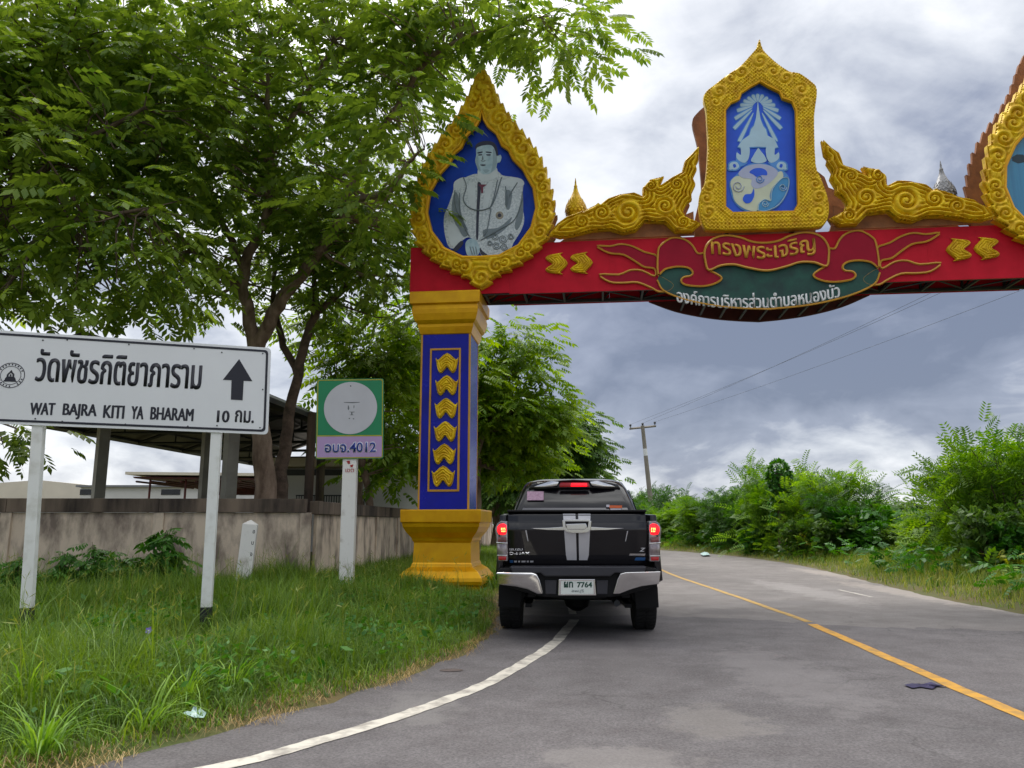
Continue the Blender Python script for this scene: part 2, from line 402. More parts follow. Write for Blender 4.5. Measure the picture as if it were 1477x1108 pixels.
    t.links.new(c, bs.inputs['Base Color']); bs.inputs['Roughness'].default_value = 0.85; bs.inputs['Specular IOR Level'].default_value = 0.3
    bp = t.nodes.new('ShaderNodeBump'); bp.inputs['Strength'].default_value = 0.5; bp.inputs['Distance'].default_value = 0.008
    t.links.new(nz(90, 5, 0.7), bp.inputs['Height']); t.links.new(bp.outputs[0], bs.inputs['Normal'])
    return m
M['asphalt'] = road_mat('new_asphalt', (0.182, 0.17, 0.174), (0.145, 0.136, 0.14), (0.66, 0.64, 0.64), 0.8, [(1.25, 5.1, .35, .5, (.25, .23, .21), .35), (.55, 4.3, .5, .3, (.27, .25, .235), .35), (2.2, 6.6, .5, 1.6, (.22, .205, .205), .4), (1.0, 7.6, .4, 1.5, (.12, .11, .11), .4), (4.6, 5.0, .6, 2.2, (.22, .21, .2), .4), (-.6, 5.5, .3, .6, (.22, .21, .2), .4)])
M['asphalt_old'] = road_mat('old_asphalt', (0.25, 0.232, 0.225), (0.195, 0.182, 0.177), (0.7, 0.68, 0.67), 0.65, [(3.0, 11.3, .6, .5, (.12, .11, .11), .65), (4.4, 12.6, .9, .5, (.15, .14, .14), .45), (5.4, 15, .5, 3, (.33, .31, .3), .4), (7.1, 14, .5, 4, (.34, .3, .27), .6), (7.9, 19, .5, 4, (.34, .3, .27), .6)])
M['soil'] = pmat('grassy_soil', (70, 84, 34), 0.95, 0, 0.2, 0.8, 0.4, 12, rgb2=(92, 78, 44))
M['gravel'] = pmat('pale_gravel', (140, 130, 120), 0.95, 0, 0.2, 3, 0.5, 40, rgb2=(104, 96, 86))
M['line_white'] = pmat('worn_white_line', (200, 194, 182), 0.75, 0, 0.1, 7, 0.2, 60, rgb2=(142, 136, 128), contrast=(0.34, 0.56))
M['line_yellow'] = pmat('worn_yellow_line', (196, 144, 46), 0.75, 0, 0.1, 9, 0.2, 60, rgb2=(150, 118, 66), contrast=(0.34, 0.56))
M['line_ghost'] = pmat('ghost_white_line', (182, 176, 168), 0.75, 0, 0.1, 9, 0.2, 60, rgb2=(140, 134, 128), contrast=(0.35, 0.62))
M['line_faded'] = pmat('faded_yellow_line', (186, 146, 66), 0.75, 0, 0.1, 8, 0.2, 60, rgb2=(140, 122, 86), contrast=(0.3, 0.6))

gme = fastmesh('ground', [(-2500, -2500, -.07), (2500, -2500, -.07), (2500, 2500, -.07), (-2500, 2500, -.07)], [(0, 1, 2, 3)])
tag(obj('ground', gme, M['soil']), 'green and brown ground reaching to the horizon', None, None, 'structure')
LE = [(-40, -6.5), (-20, -4), (-9, -1), (-5, 1.2), (-3.3, 2.85), (-2.15, 4.17), (-1.66, 4.96), (-0.95, 6.31), (-0.34, 8.24), (-0.2, 10.65), (-0.25, 13.7), (0.1, 18), (0.5, 24), (0.2, 30), (-1.3, 37), (-5, 46), (-12, 55), (-25, 65), (-60, 80)]
RE = [(6.9, -14), (6.9, 5), (7.0, 11), (7.2, 14), (8.0, 19), (8.65, 24), (8.75, 29), (8.4, 32.5), (7.3, 37.7), (4, 46), (-3, 56), (-14, 66), (-50, 86)]
LEs = smooth_open([(a, b, 0) for a, b in LE], 5); REs = smooth_open([(a, b, 0) for a, b in RE], 5)
road_poly = [(p[0], p[1]) for p in LEs] + [(p[0], p[1]) for p in reversed(REs)] + [(-30, -14)]
tag(sheet('road', road_poly, 0.0, M['asphalt_old']), 'pale worn two-lane road bending away to the left')
seam = [(7.6, 8.5), (6.6, 8.95), (5.81, 9.2), (5.0, 9.5), (4.4, 9.55), (3.68, 9.92), (3.1, 10.35), (2.4, 10.6), (1.6, 10.75), (0.8, 10.7), (-0.3, 10.95)]
sm = smooth_open([(a, b, 0) for a, b in seam], 6)
sm = [(p[0], p[1] + 0.06 * math.sin(i * 1.7) + 0.04 * math.sin(i * 4.1)) for i, p in enumerate(sm)]
le_near = [(p[0] - 0.25, p[1]) for p in LEs if p[1] < 10.9]
tag(sheet('road_overlay', le_near[8:] + [(p[0], p[1]) for p in reversed(sm)] + [(7.6, -13), (-18, -13)], 0.004, M['asphalt']), 'darker grey newer asphalt at the junction in front')
def stripe(name, pts, w, z, mat, label, ends=None):
    P = smooth_open([(a, b, 0) for a, b in pts], 8); V = []; Q = []
    for i, p in enumerate(P):
        a = Vector(P[max(i-1, 0)]); b = Vector(P[min(i+1, len(P)-1)]); t = (b - a).normalized(); n = Vector((-t.y, t.x, 0))
        j = 0.006 * math.sin(i * 2.3) + 0.005 * math.sin(i * 5.1)
        V += [Vector(p) + n * (w / 2 + j) + Vector((0, 0, z)), Vector(p) - n * (w / 2 - j * .6) + Vector((0, 0, z))]
        if i: Q.append((2*i-2, 2*i-1, 2*i+1, 2*i))
    o = obj(name, fastmesh(name, [tuple(v) for v in V], Q), mat); return tag(o, label, None, None, 'structure')
wl = [(-4.2, 2.3), (-2.6, 3.2), (-1.47, 4.17), (-1.14, 4.57), (-0.77, 5.12), (-0.47, 5.66), (-0.2, 6.23), (0.13, 7.23), (0.44, 8.34), (0.8, 10.3)]
stripe('edge_line', wl, 0.125, 0.008, M['line_white'], 'white edge line curving from the junction to under the pickup')
stripe('edge_line', [(0.83, 10.95), (0.95, 14), (1.2, 19), (1.5, 25)], 0.1, 0.004, M['line_white'], 'faint white edge line running on ahead past the gate')
stripe('centre_line', [(3.1, 0), (3.15, 3.5), (3.24, 5.21), (3.41, 7.12), (3.66, 9.85)], 0.12, 0.008, M['line_yellow'], 'bright yellow centre line on the new asphalt')
stripe('centre_line', [(3.72, 10.1), (3.81, 13.69), (3.9, 19.2), (4.2, 25), (4.0, 31), (2.6, 38), (-0.5, 46), (-9, 57)], 0.1, 0.004, M['line_faded'], 'faded thin yellow centre line on the old road')
stripe('edge_line', [(6.12, 15.0), (6.06, 13.5)], 0.08, 0.004, M['line_ghost'], 'short worn white dash beside the right verge')
gp_ = [(7.0, 11.6), (6.85, 13), (6.95, 15), (7.3, 18), (7.9, 21), (8.5, 24), (9.2, 24), (9.0, 19), (8.2, 14), (7.7, 11.6)]
gp_ = [(p[0] + .12 * math.sin(i * 2.1) + .07 * math.sin(i * 5.3), p[1] + .1 * math.sin(i * 3.7)) for i, p in enumerate(smooth_closed([(a, b, 0) for a, b in gp_], 9))]
# ---- verges: earth that rises beside the carriageway
def seg_dist(X, Y, line):
    d = np.full(X.shape, 1e9)
    for (ax, ay), (bx, by) in zip(line[:-1], line[1:]):
        vx, vy = bx - ax, by - ay; t = np.clip(((X - ax) * vx + (Y - ay) * vy) / (vx*vx + vy*vy), 0, 1)
        d = np.minimum(d, np.hypot(X - ax - t * vx, Y - ay - t * vy))
    return d
def inside(X, Y, poly):
    c = np.zeros(X.shape, bool); n = len(poly); j = n - 1
    for i in range(n):
        xi, yi = poly[i]; xj, yj = poly[j]
        if yi != yj:
            c ^= ((yi > Y) != (yj > Y)) & (X < (xj - xi) * (Y - yi) / (yj - yi) + xi)
        j = i
    return c
L2 = [(p[0], p[1]) for p in LEs]; R2 = [(p[0], p[1]) for p in REs]
def edge_d(X, Y, line):
    d = seg_dist(X, Y, line); return np.where(inside(X, Y, road_poly), -d, d)
def lump(X, Y): return 0.03 * np.sin(X * 1.9 + Y * .7) * np.sin(Y * 1.3 - X * .4) + 0.012 * np.sin(X * 6.1) * np.sin(Y * 5.3)
def verge_z(X, Y, line, hi):
    d = edge_d(X, Y, line); w = 0.035 * np.sin(X * 7.3 + Y * 3.1) + 0.03 * np.sin(Y * 11.7 - X * 4)
    d = d + w
    s = np.clip(d / 1.6, 0, 1); s = s * s * (3 - 2 * s)
    return np.clip(d, -0.4, 0.15) * 0.16 + 0.006 + s * (hi + lump(X, Y))
def verge(name, x0, x1, y0, y1, c, line, hi, label):
    xs = np.arange(x0, x1 + c, c); ys = np.arange(y0, y1 + c, c); X, Y = np.meshgrid(xs, ys); Z = verge_z(X, Y, line, hi)
    V = np.stack([X, Y, Z], -1).reshape(-1, 3); nx = len(xs)
    I = np.arange(len(ys) - 1)[:, None] * nx + np.arange(nx - 1)[None]; I = I.ravel()
    Q = np.stack([I, I + 1, I + nx + 1, I + nx], 1)
    keep = (Z.ravel()[Q].max(1) > -0.058); o = obj(name, fastmesh(name, V, Q[keep]), M['soil'], smooth=True)
    return tag(o, label, None, None, 'structure')
VL, VR = 0.04, 0.2
verge('left_verge', -16, 2.2, 0.4, 42, 0.2, L2, VL, 'low grassy bank between road and concrete wall')
verge('right_verge', 5.5, 34, 1, 62, 0.35, R2, VR, 'overgrown bank on the far side of the road')
def zl(x, y): return float(verge_z(np.array([x]), np.array([y]), L2, VL)[0])
def zr(x, y): return float(verge_z(np.array([x]), np.array([y]), R2, VR)[0])

# ------------------------------------------------------------------ concrete boundary wall
WA = Frame(-3.92, 15.35, R(3.0))                 # stretch facing the camera, ends at the corner
wall = empty('boundary_wall', (0, 0, 0), 0, 'weathered concrete panel wall with dark mouldy coping behind the signs', 'wall')
def wall_run(fr, xs, top, z0, th=0.12, post=0.2):
    o = (fr.x, fr.y, 0); rz = (0, 0, fr.a)
    for i in range(len(xs) - 1):
        a, b = xs[i], xs[i+1]
        MB().box(a + post/2, b - post/2, 0.03, 0.03 + th * .6, z0, top - 0.27).build('panel', M['concrete'], wall, bevel=0.006, loc=o, rot=rz)
        MB().box(a + 0.003, b - 0.003, -0.045, th + 0.03, top - 0.265, top).build('coping', M['concrete_dark'], wall, bevel=0.012, loc=o, rot=rz)
    for x in xs:
        MB().box(x - post/2, x + post/2, -0.02, th, z0, top - 0.268).build('post', M['concrete'], wall, bevel=0.01, loc=o, rot=rz)
wall_run(WA, [-14.5, -11.6, -8.7, -5.75, -2.9, -0.1], 1.70, -0.1)
WB = Frame(-3.86, 15.42, R(90 - 5.2))            # stretch running away beside the road
def wall_run_b():
    o = (WB.x, WB.y, 0); rz = (0, 0, WB.a); xs = [0.1 + 2.3 * k for k in range(14)]
    for i in range(len(xs) - 1):
        a, b = xs[i], xs[i+1]
        MB().box(a + .1, b - .1, 0.02, 0.09, -0.1, 1.40).build('panel', M['concrete'], wall, bevel=0.006, loc=o, rot=rz)
        MB().box(a + .003, b - .003, -0.045, 0.15, 1.405, 1.66).build('coping', M['concrete_dark'], wall, bevel=0.012, loc=o, rot=rz)
        MB().box(b - .1, b + .1, -0.02, 0.12, -0.1, 1.40).build('post', M['concrete'], wall, bevel=0.01, loc=o, rot=rz)
wall_run_b()

# ------------------------------------------------------------------ open shelter behind the wall
M['roof_sheet'] = pmat('dark_roof_sheet', (74, 72, 72), 0.6, 0.2, 0.2, 2, rgb2=(52, 50, 50))
M['pale_col'] = pmat('pale_concrete_column', (170, 168, 158), 0.85, 0, 0.12, 2, 0.1, 25)
M['fascia'] = pmat('grey_fascia', (128, 132, 136), 0.6, 0.1, 0.1)
sh = empty('open_shelter', (0, 0, 0), 0, 'open-sided shelter with dark sheet roof on pale concrete columns behind the wall', 'shelter')
VD = Vector((math.sin(R(5.2)), math.cos(R(5.2)), 0)); VN = Vector((VD.y, -VD.x, 0))
e0 = Vector((-5.7, 17.2, 0))                     # foot of the near right eave corner
ZE, ZR, WD, LN = 4.15, 5.6, 8.6, 20.0
def shp(u, w, z): return e0 + VD * u - VN * w + Vector((0, 0, z))
for side, (w0, w1, z0_, z1_) in {'a': (0, WD/2, ZE, ZR), 'b': (WD, WD/2, ZE, ZR)}.items():
    m = MB(); v = []
    for u in (0, LN):
        for (w_, z_) in ((w0, z0_), (w1, z1_)):
            v += [shp(u, w_, z_), shp(u, w_, z_ + 0.05)]
    m.add(v, [(0, 2, 6, 4), (1, 5, 7, 3), (0, 4, 5, 1), (2, 3, 7, 6), (0, 1, 3, 2), (4, 6, 7, 5)]); m.build('roof', M['roof_sheet'], sh)
    p = MB(); a, b = shp(-.02, w0, z0_ - .06), shp(LN + .02, w0, z0_ - .06)
    off = VN * (0.03 if w0 == 0 else -0.03)
    p.tube([a + off, b + off], 0.09, 4).build('fascia', M['fascia'], sh)
for u in np.arange(0.4, LN, 3.1):
    m = MB(); m.tube([shp(u, 0.05, ZE - .09), shp(u, WD/2, ZR - .1)], 0.06, 4); m.tube([shp(u, WD - .05, ZE - .09), shp(u, WD/2, ZR - .1)], 0.06, 4)
    m.tube([shp(u, 0.1, ZE - .1), shp(u, WD - .1, ZE - .1)], 0.05, 4)
    for k in range(1, 6):
        w_ = WD * k / 6; zt = ZE + (ZR - ZE) * (1 - abs(w_ - WD/2) / (WD/2)) - .1
        m.tube([shp(u, w_, ZE - .1), shp(u, w_, zt)], 0.03, 4)
    m.build('truss', M['steel_dark'], sh)
for k in range(1, 9):
    w_ = WD * k / 9; zt = ZE + (ZR - ZE) * (1 - abs(w_ - WD/2) / (WD/2)) - .04
    MB().tube([shp(.05, w_, zt), shp(LN - .05, w_, zt)], 0.03, 4).build('purlin', M['steel_dark'], sh)
for (px, Y, wd) in [(137, 22.5, 0.34), (292, 24.0, 0.3), (328, 19.6, 0.34), (446, 20.2, 0.2), (462, 23.5, 0.22), (540, 36, .3), (520, 30, .22)]:
    a = at(px, 724, Y); b = at(px + 5, 640, Y); d = (b - a) / (b.z - a.z)
    base = a - d * (a.z + 0.1)
    wq = (base - e0).dot(-VN); wq = min(max(wq, 0), WD); ztop = ZE + (ZR - ZE) * (1 - abs(wq - WD/2) / (WD/2)) - .05
    MB().tube([base, base + Vector((0, 0, ztop + .1))], wd / 2 * 1.2, 4 if wd > .25 else 8).build('column', M['pale_col'] if wd > .28 else M['concrete_dark'], sh)

# ------------------------------------------------------------------ buildings beyond the wall
M['bld_white'] = pmat('pale_wall', (206, 206, 204), 0.8, 0, 0.06, 0.6)
M['bld_roof'] = pmat('cream_roof_sheet', (214, 206, 190), 0.6, 0, 0.06, 0.5)
M['bld_grey'] = pmat('grey_ridge', (128, 130, 134), 0.6, 0.1, 0.1)
M['red_steel'] = pmat('red_primer_steel', (96, 36, 34), 0.6, 0.1, 0.15, 3, rgb2=(64, 24, 24))
M['dark_glass'] = pmat('dark_window', (30, 34, 38), 0.15, 0, 0.1)
b1 = empty('long_warehouse', (0, 0, 0), 0, 'long low warehouse with pale curved roof far beyond the wall at left', 'building')
Yb = 75.0
a, b = at(-240, 757, Yb), at(190, 757, Yb)
def zt(py, Y): return at(300, py, Y).z
m = MB(); m.box(a.x, b.x, Yb, Yb + 25, 0, zt(722, Yb)); m.build('wall', M['bld_white'], b1)
pr = [(a.x - .6, zt(722, Yb)), (b.x + .4, zt(722, Yb)), (b.x + .4, zt(712, Yb)), (at(150, 700, Yb).x, zt(702, Yb)), (at(60, 690, Yb).x, zt(693, Yb)), (at(-60, 690, Yb).x, zt(702, Yb)), (a.x - .6, zt(716, Yb))]
MB().plate([(x, z + .01) for x, z in pr], Yb - .5, Yb + 25.5).build('roof', M['bld_roof'], b1)
q0, q1 = at(58, 0, Yb + 5).x, at(192, 0, Yb + 5).x
MB().plate([(q0, zt(692, Yb + 5)), (q1 + 2, zt(700, Yb + 5)), (q1 + 2, zt(694, Yb + 5)), (q0, zt(686, Yb + 5))], Yb + 26.2, Yb + 27).build('ridge_sheet', M['bld_grey'], b1)
b2 = empty('steel_canopy', (0, 0, 0), 0, 'low canopy with red-brown steel frame and pale roof edge beyond the wall', 'canopy')
Yc = 46.0
xl, xr = at(182, 0, Yc).x * 1.0, at(470, 0, Yc).x
xl = at(184, 684, Yc).x; xr = at(480, 684, Yc).x
MB().plate([(xl, zt(685, Yc)), (xr, zt(688, Yc)), (xr, zt(684, Yc)), (xl, zt(681, Yc))], Yc - .3, Yc + 9).build('roof', M['bld_roof'], b2)
m = MB()
z1c, z0c = zt(686, Yc), zt(706, Yc)
MB().plate([(xl + .3, z1c - .06), (xr, z1c - .2), (xr, z1c - .3), (xl + .4, z1c - .16)], Yc + .02, Yc + 8.8).build('ceiling_frame', M['red_steel'], b2)
for k in range(14):
    x = xl + .5 + (xr - xl - .7) * k / 13
    MB().tube([(x, Yc + .1, z1c - .35), (x, Yc + 8.5, z1c - .35)], 0.06, 4).build('rafter', M['red_steel'], b2)
MB().plate([(xl + .2, z1c - .2), (xr, z1c - .25), (xr, z0c), (xl + 1.8, z0c)], Yc + 8.55, Yc + 8.75).build('back_panel', M['red_steel'], b2)
for k in range(6):
    x = xl + 1.1 + (xr - xl - 1.5) * k / 5
    MB().tube([(x, Yc + .6, 0), (x, Yc + .6, z1c - .2)], 0.07, 6).build('column', M['red_steel'], b2)
    MB().tube([(x, Yc + 8.2, 0), (x, Yc + 8.2, z1c - .2)], 0.07, 6).build('column', M['red_steel'], b2)
b4 = empty('low_white_building', (0, 0, 0), 0, 'low white building with small dark window behind the red steel canopy', 'building')
Yd = 66.0
MB().box(at(186, 0, Yd).x, at(480, 0, Yd).x, Yd, Yd + 8, 0, zt(703, Yd)).build('wall', M['bld_white'], b4)
MB().box(at(186, 0, Yd).x - .3, at(480, 0, Yd).x + .3, Yd - .3, Yd + 8.3, zt(703, Yd) + .005, zt(700, Yd)).build('roof', M['bld_grey'], b4)
for px in (196, 300, 400):
    x = at(px, 0, Yd).x; MB().box(x - .7, x + .9, Yd - .04, Yd + .1, zt(714, Yd), zt(706, Yd)).build('window', M['dark_glass'], b4)
b3 = empty('white_hall', (0, 0, 0), 0, 'white rendered hall with dark railing and pale eave seen behind the green sign', 'building')
Ye = 33.0
xa, xb = at(430, 0, Ye).x, at(640, 0, Ye).x
MB().box(xa, xb, Ye, Ye + 9, 0, zt(676, Ye)).build('wall', M['bld_white'], b3)
MB().box(xa - .5, xb + .5, Ye - .9, Ye + 9.5, zt(674, Ye), zt(663, Ye)).build('eave', M['bld_roof'], b3)
MB().box(xa + .05, xb - .05, Ye - .03, Ye + .05, zt(686, Ye), zt(677, Ye)).build('dark_band', M['steel_dark'], b3)
MB().box(xa + .1, at(445, 0, Ye).x, Ye - .05, Ye + .1, zt(715, Ye), zt(688, Ye)).build('window', M['dark_glass'], b3)
zb0, zb1 = zt(740, Ye - 1), zt(714, Ye - 1)
MB().box(at(462, 0, Ye-1).x, at(555, 0, Ye-1).x, Ye - 1.03, Ye - .97, zb1 - .05, zb1).build('rail', M['steel_dark'], b3)
for px in np.arange(463, 556, 3.2):
    x = at(px, 0, Ye - 1).x; MB().box(x - .018, x + .018, Ye - 1.018, Ye - .982, zb0, zb1 - .052).build('baluster', M['steel_dark'], b3)

# ------------------------------------------------------------------ power pole and wires
YP = 55.0
pt, pb = at(927, 617, YP), at(942, 757, YP)
d = (pt - pb) / (pt.z - pb.z); pb = pb - d * (pb.z + .2)
M['pole'] = pmat('concrete_pole', (140, 134, 124), 0.85, 0, 0.1, 2)
pole = empty('power_pole', (0, 0, 0), 0, 'leaning concrete power pole with cross-arm beyond the pickup', 'utility pole')
MB().tube([pb, pt + d * .15], [0.2, 0.13], 8).build('mast', M['pole'], pole)
tb = pt - d * 1.5
MB().tube([tb, tb - d * .5], 0.15, 8).build('white_band', M['white'], pole)
ca, cb = pt + Vector((-.95, 0, -.08)), pt + Vector((.95, 0, .12))
MB().tube([ca, cb], 0.075, 4).build('cross_arm', M['pole'], pole)
tips = []
for t in (0.04, 0.5, 0.96):
    p = ca.lerp(cb, t) + Vector((0, 0, .08)); tips.append(p + Vector((0, 0, .22)))
    MB().lathe([(.03, 0), (.03, .08), (.1, .1), (.06, .14), (.1, .18), (.05, .24)], 8, p).build('insulator', M['steel_dark'], pole)
for i, (tip, (ex, ey)) in enumerate(zip(tips, [(1305, 425), (1330, 408), (1402, 425)])):
    d0 = tip; far = at(ex, ey, 26); end = d0 + (far - d0) * 1.9
    P = []
    for k in range(25):
        t = k / 24; p = d0.lerp(end, t); p.z -= 0.5 * math.sin(math.pi * t); P.append(p)
    o = MB().tube(P, 0.006, 5).build('power_wire', M['steel_dark'])
    tag(o, ['power line running from the left insulator over the gate', 'power line running from the middle insulator over the gate', 'power line running from the right insulator over the gate'][i], 'wire', 'overhead power lines')
# ------------------------------------------------------------------ the ceremonial gate across the road
GA = R(-6.2)
g0 = gnd(642, 856)
GO = (g0.x + math.sin(-GA) * .32, g0.y + math.cos(GA) * .32)
G = Frame(GO[0], GO[1], GA)
gate = empty('road_gate', (GO[0], GO[1], 0), GA, 'red and gold ceremonial gate spanning the road on blue pillars', 'gate')
SCX = G.p(1095, 230)[0]                                    # middle of the span
def mir(P): return [(2 * SCX - x, z) for x, z in P]

def carved(name, outer, holes, scrolls, qf, qb, relief, mat, parent, cell=0.016, edge=0.07, freq=7.0, veins=26.0, vfun=None):
    """a carved ornament: solid plate with clean outline plus a carved height field on its face"""
    m = MB(); m.plate(outer, qf, qb, holes)
    loops = [outer] + list(holes); A = np.array(outer); x0, z0 = A.min(0); x1, z1 = A.max(0)
    xs = np.arange(x0, x1 + cell, cell); zs = np.arange(z0, z1 + cell, cell); X, Z = np.meshgrid(xs, zs)
    ins = inside(X, Z, outer)
    for h in holes: ins &= ~inside(X, Z, h)
    D = np.full(X.shape, 1e9)
    for l in loops: D = np.minimum(D, seg_dist(X, Z, list(l) + [l[0]]))
    dome = np.clip(D / edge, 0, 1); dome = np.sqrt(1 - (1 - dome) ** 2)
    best = np.full(X.shape, 1e9); ridge = np.zeros(X.shape)
    for (cx, cz, rr, dr) in scrolls:
        dx, dz = X - cx, Z - cz; r = np.hypot(dx, dz) / rr; th = np.arctan2(dz, dx)
        s = np.abs(np.cos(.5 * (dr * th + freq * np.sqrt(r + .02) * 1.7))) ** .8; s = np.where(r < .16, 1.0, s)
        use = r < best; ridge = np.where(use, s, ridge); best = np.minimum(best, r)
    vein = np.abs(np.cos(veins * (D + .012 * np.sin(13 * X - 9 * Z)))) ** .8
    if vfun: vein = vfun(X, Z, D)
    wgt = np.clip((best - .95) / .5, 0, 1); ridge = ridge * (1 - wgt) + vein * wgt
    H = np.where(ins & (D > .004), 0.003 + relief * dome * (0.3 + 0.7 * ridge), -0.004)
    V = np.stack([X, qf - H, Z], -1).reshape(-1, 3); nx = len(xs); ok = ins.ravel()
    I = (np.arange(len(zs) - 1)[:, None] * nx + np.arange(nx - 1)[None]).ravel(); Q = np.stack([I, I + 1, I + nx + 1, I + nx], 1)
    Q = Q[ok[Q].all(1)]
    used = np.unique(Q); remap = np.zeros(len(V), int); remap[used] = np.arange(len(used))
    base = m.mesh(name); vb = np.empty(len(base.vertices) * 3); base.vertices.foreach_get('co', vb)
    bm = bmesh.new(); bm.from_mesh(base)
    me2 = fastmesh(name, V[used], remap[Q]); bm.from_mesh(me2); bm.to_mesh(base); bm.free(); bpy.data.meshes.remove(me2)
    autosmooth(base, 1.2)
    return obj(name, base, mat, parent)
def flame_edge(path, teeth, amp):
    """path from the bottom to the top of the right side: adds upward flame teeth"""
    P = [Vector((a, b)) for a, b in path]; L = [0]
    for a, b in zip(P[:-1], P[1:]): L.append(L[-1] + (b - a).length)
    T = L[-1]; o = []; n = teeth * 6
    for k in range(n + 1):
        s = T * k / n; i = max(j for j in range(len(L)) if L[j] <= s + 1e-9); i = min(i, len(P) - 2)
        f = (s - L[i]) / max(L[i+1] - L[i], 1e-9); p = P[i].lerp(P[i+1], f); t = (P[i+1] - P[i]).normalized(); nr = Vector((t.y, -t.x))
        ph = (k % 6) / 6; a_ = amp * (ph ** 1.3) * min(1, 3 * (1 - s / T) + .2)
        q = p + nr * a_ + t * a_ * .8; o.append((q.x, q.y))
    return o

# ---- pillars
z_of = lambda py, q=-.2: G.p(642, py, q)[1]
sL, sR = G.p(605.5, 615, -.06)[0], G.p(677.5, 615, -.06)[0]
PC, PH = (sL + sR) / 2, (sR - sL) / 2; QC = 0.4
ped = [(.26, -.15), (.26, z_of(845)), (.29, z_of(843)), (.30, z_of(838)), (.285, z_of(833)), (.2, z_of(824)), (.09, z_of(818)), (.075, z_of(814)), (.06, z_of(812)), (.05, z_of(783)), (.075, z_of(780)), (.085, z_of(777)), (.1, z_of(775)), (.17, z_of(768)), (.225, z_of(760)), (.235, z_of(755)), (.245, z_of(754)), (.26, z_of(753)), (.265, z_of(737)), (.26, z_of(735))]
zs0, zs1 = z_of(735, -.06), z_of(482, -.06)
cap = [(.0, zs1 - .01), (.02, zs1), (.06, z_of(470)), (.065, z_of(466)), (.09, z_of(464)), (.12, z_of(461)), (.155, z_of(452)), (.165, z_of(446)), (.15, z_of(440)), (.165, z_of(439)), (.2, z_of(438)), (.205, z_of(423)), (.2, z_of(421))]
def gold_face(x0, x1, z0, z1, w, q0, q1, m):
    m.box(x0, x0 + w, q0, q1, z0, z1); m.box(x1 - w, x1, q0, q1, z0, z1); m.box(x0 + w, x1 - w, q0, q1, z1 - w, z1); m.box(x0 + w, x1 - w, q0, q1, z0, z0 + w)
CHEV = [(0, .5), (.4, .17), (.5, .27), (.47, 0), (.40, -.36), (.26, -.5), (.12, -.36), (0, -.2), (-.12, -.36), (-.26, -.5), (-.40, -.36), (-.47, 0), (-.5, .27), (-.4, .17)]
def chevron(name, cx, cz, w, h, q, rot, parent):
    c, s = math.cos(rot), math.sin(rot)
    P = smooth_closed([(a * w, b * h, 0) for a, b in CHEV], 3); P = [(cx + a * c - b * s, cz + a * s + b * c) for a, b, _ in P]
    return carved(name, P, [], [], q - .025, q, .04, M['gold_carved'], parent, cell=.010, edge=.03, veins=75)
def pillar(cx, full):
    p = MB().box(cx - PH, cx + PH, QC - PH, QC + PH, zs0 - .02, zs1 + .02).build('pillar', M['blue'], gate, bevel=.01)
    MB().sqlathe(ped, PH, PH, cx, QC).build('pedestal', M['gold'], p, bevel=.004, seg=1)
    MB().sqlathe(cap, PH, PH, cx, QC).build('capital', M['gold'], p, bevel=.004, seg=1)
    for sx in (-1, 1):
        for sy in (-1, 1):
            x, y = cx + sx * (PH - .012), QC + sy * (PH - .012)
            MB().box(x - .018, x + .018, y - .018, y + .018, zs0 + .002, zs1 - .002).build('corner_strip', M['gold_line'], p, bevel=.004)
    m = MB(); f0 = G.p(619, 600, -.06)[0] - PC; f1 = G.p(664, 600, -.06)[0] - PC
    gold_face(cx + f0, cx + f1, z_of(709, -.06), z_of(503, -.06), .035, QC - PH - .018, QC - PH + .002, m); m.build('panel_frame', M['gold_line'], p, bevel=.004)
    if full:
        for (px, py) in ((645, 524), (644.5, 556), (643.5, 589), (642.5, 622.5), (641, 655), (639.5, 687)):
            x, z = G.p(px, py, -.08); chevron('chevron', x, z, .43, .39, QC - PH - .004, 0, p)
    return p
pillar(PC, True); pillar(2 * SCX - PC, False)

# ---- beam: red fascias front and back on a steel truss
bx0 = G.p(594, 390)[0]; bx1 = 2 * SCX - bx0
zb = (G.p(770, 423)[1] + G.p(1360, 404)[1]) / 2; ztp = (G.p(806, 348)[1] + G.p(1440, 326)[1]) / 2
zcap = z_of(421) + .004
for q0, q1 in ((0, .03), (.80, .83)):
    n = 7
    for k in range(n):
        a_, b_ = bx0 + (bx1 - bx0) * k / n, bx0 + (bx1 - bx0) * (k + 1) / n
        MB().box(a_ + .001, b_ - .001, q0, q1, max(zb, zcap) if (k in (0, n-1)) else zb, ztp).build('fascia_panel', M['red'], gate)
MB().box(bx0 - .03, bx0 - .002, 0, .83, zcap, ztp).build('end_panel', M['red'], gate)
MB().box(bx1 + .002, bx1 + .03, 0, .83, zcap, ztp).build('end_panel', M['red'], gate)
MB().box(bx0, bx1, .035, .795, ztp - .06, ztp - .03).build('top_deck', M['steel_dark'], gate)
m = MB(); zt0 = zb + .01; ztt = ztp - .1; tx0, tx1 = PC + PH + .22, 2 * SCX - PC - PH - .22
for q in (.07, .76):
    m.box(tx0, tx1, q - .03, q + .03, zt0, zt0 + .06); m.box(tx0, tx1, q - .03, q + .03, ztt - .06, ztt)
nb = 14
for k in range(nb + 1):
    x = tx0 + .04 + (tx1 - tx0 - .08) * k / nb
    m.box(x - .02, x + .02, .1, .73, zt0 + .005, zt0 + .05)
    for q in (.07, .76): m.box(x - .02, x + .02, q - .02, q + .02, zt0 + .061, ztt - .061)
    if k < nb:
        x2 = tx0 + .04 + (tx1 - tx0 - .08) * (k + 1) / nb
        pa, pb_ = ((x, .1, zt0 + .03), (x2, .73, zt0 + .03)) if k % 2 else ((x, .73, zt0 + .03), (x2, .1, zt0 + .03))
        m.tube([pa, pb_], .018, 4)
        m.tube([(x, .76, zt0 + .05), (x2, .76, ztt - .05)], .018, 4)
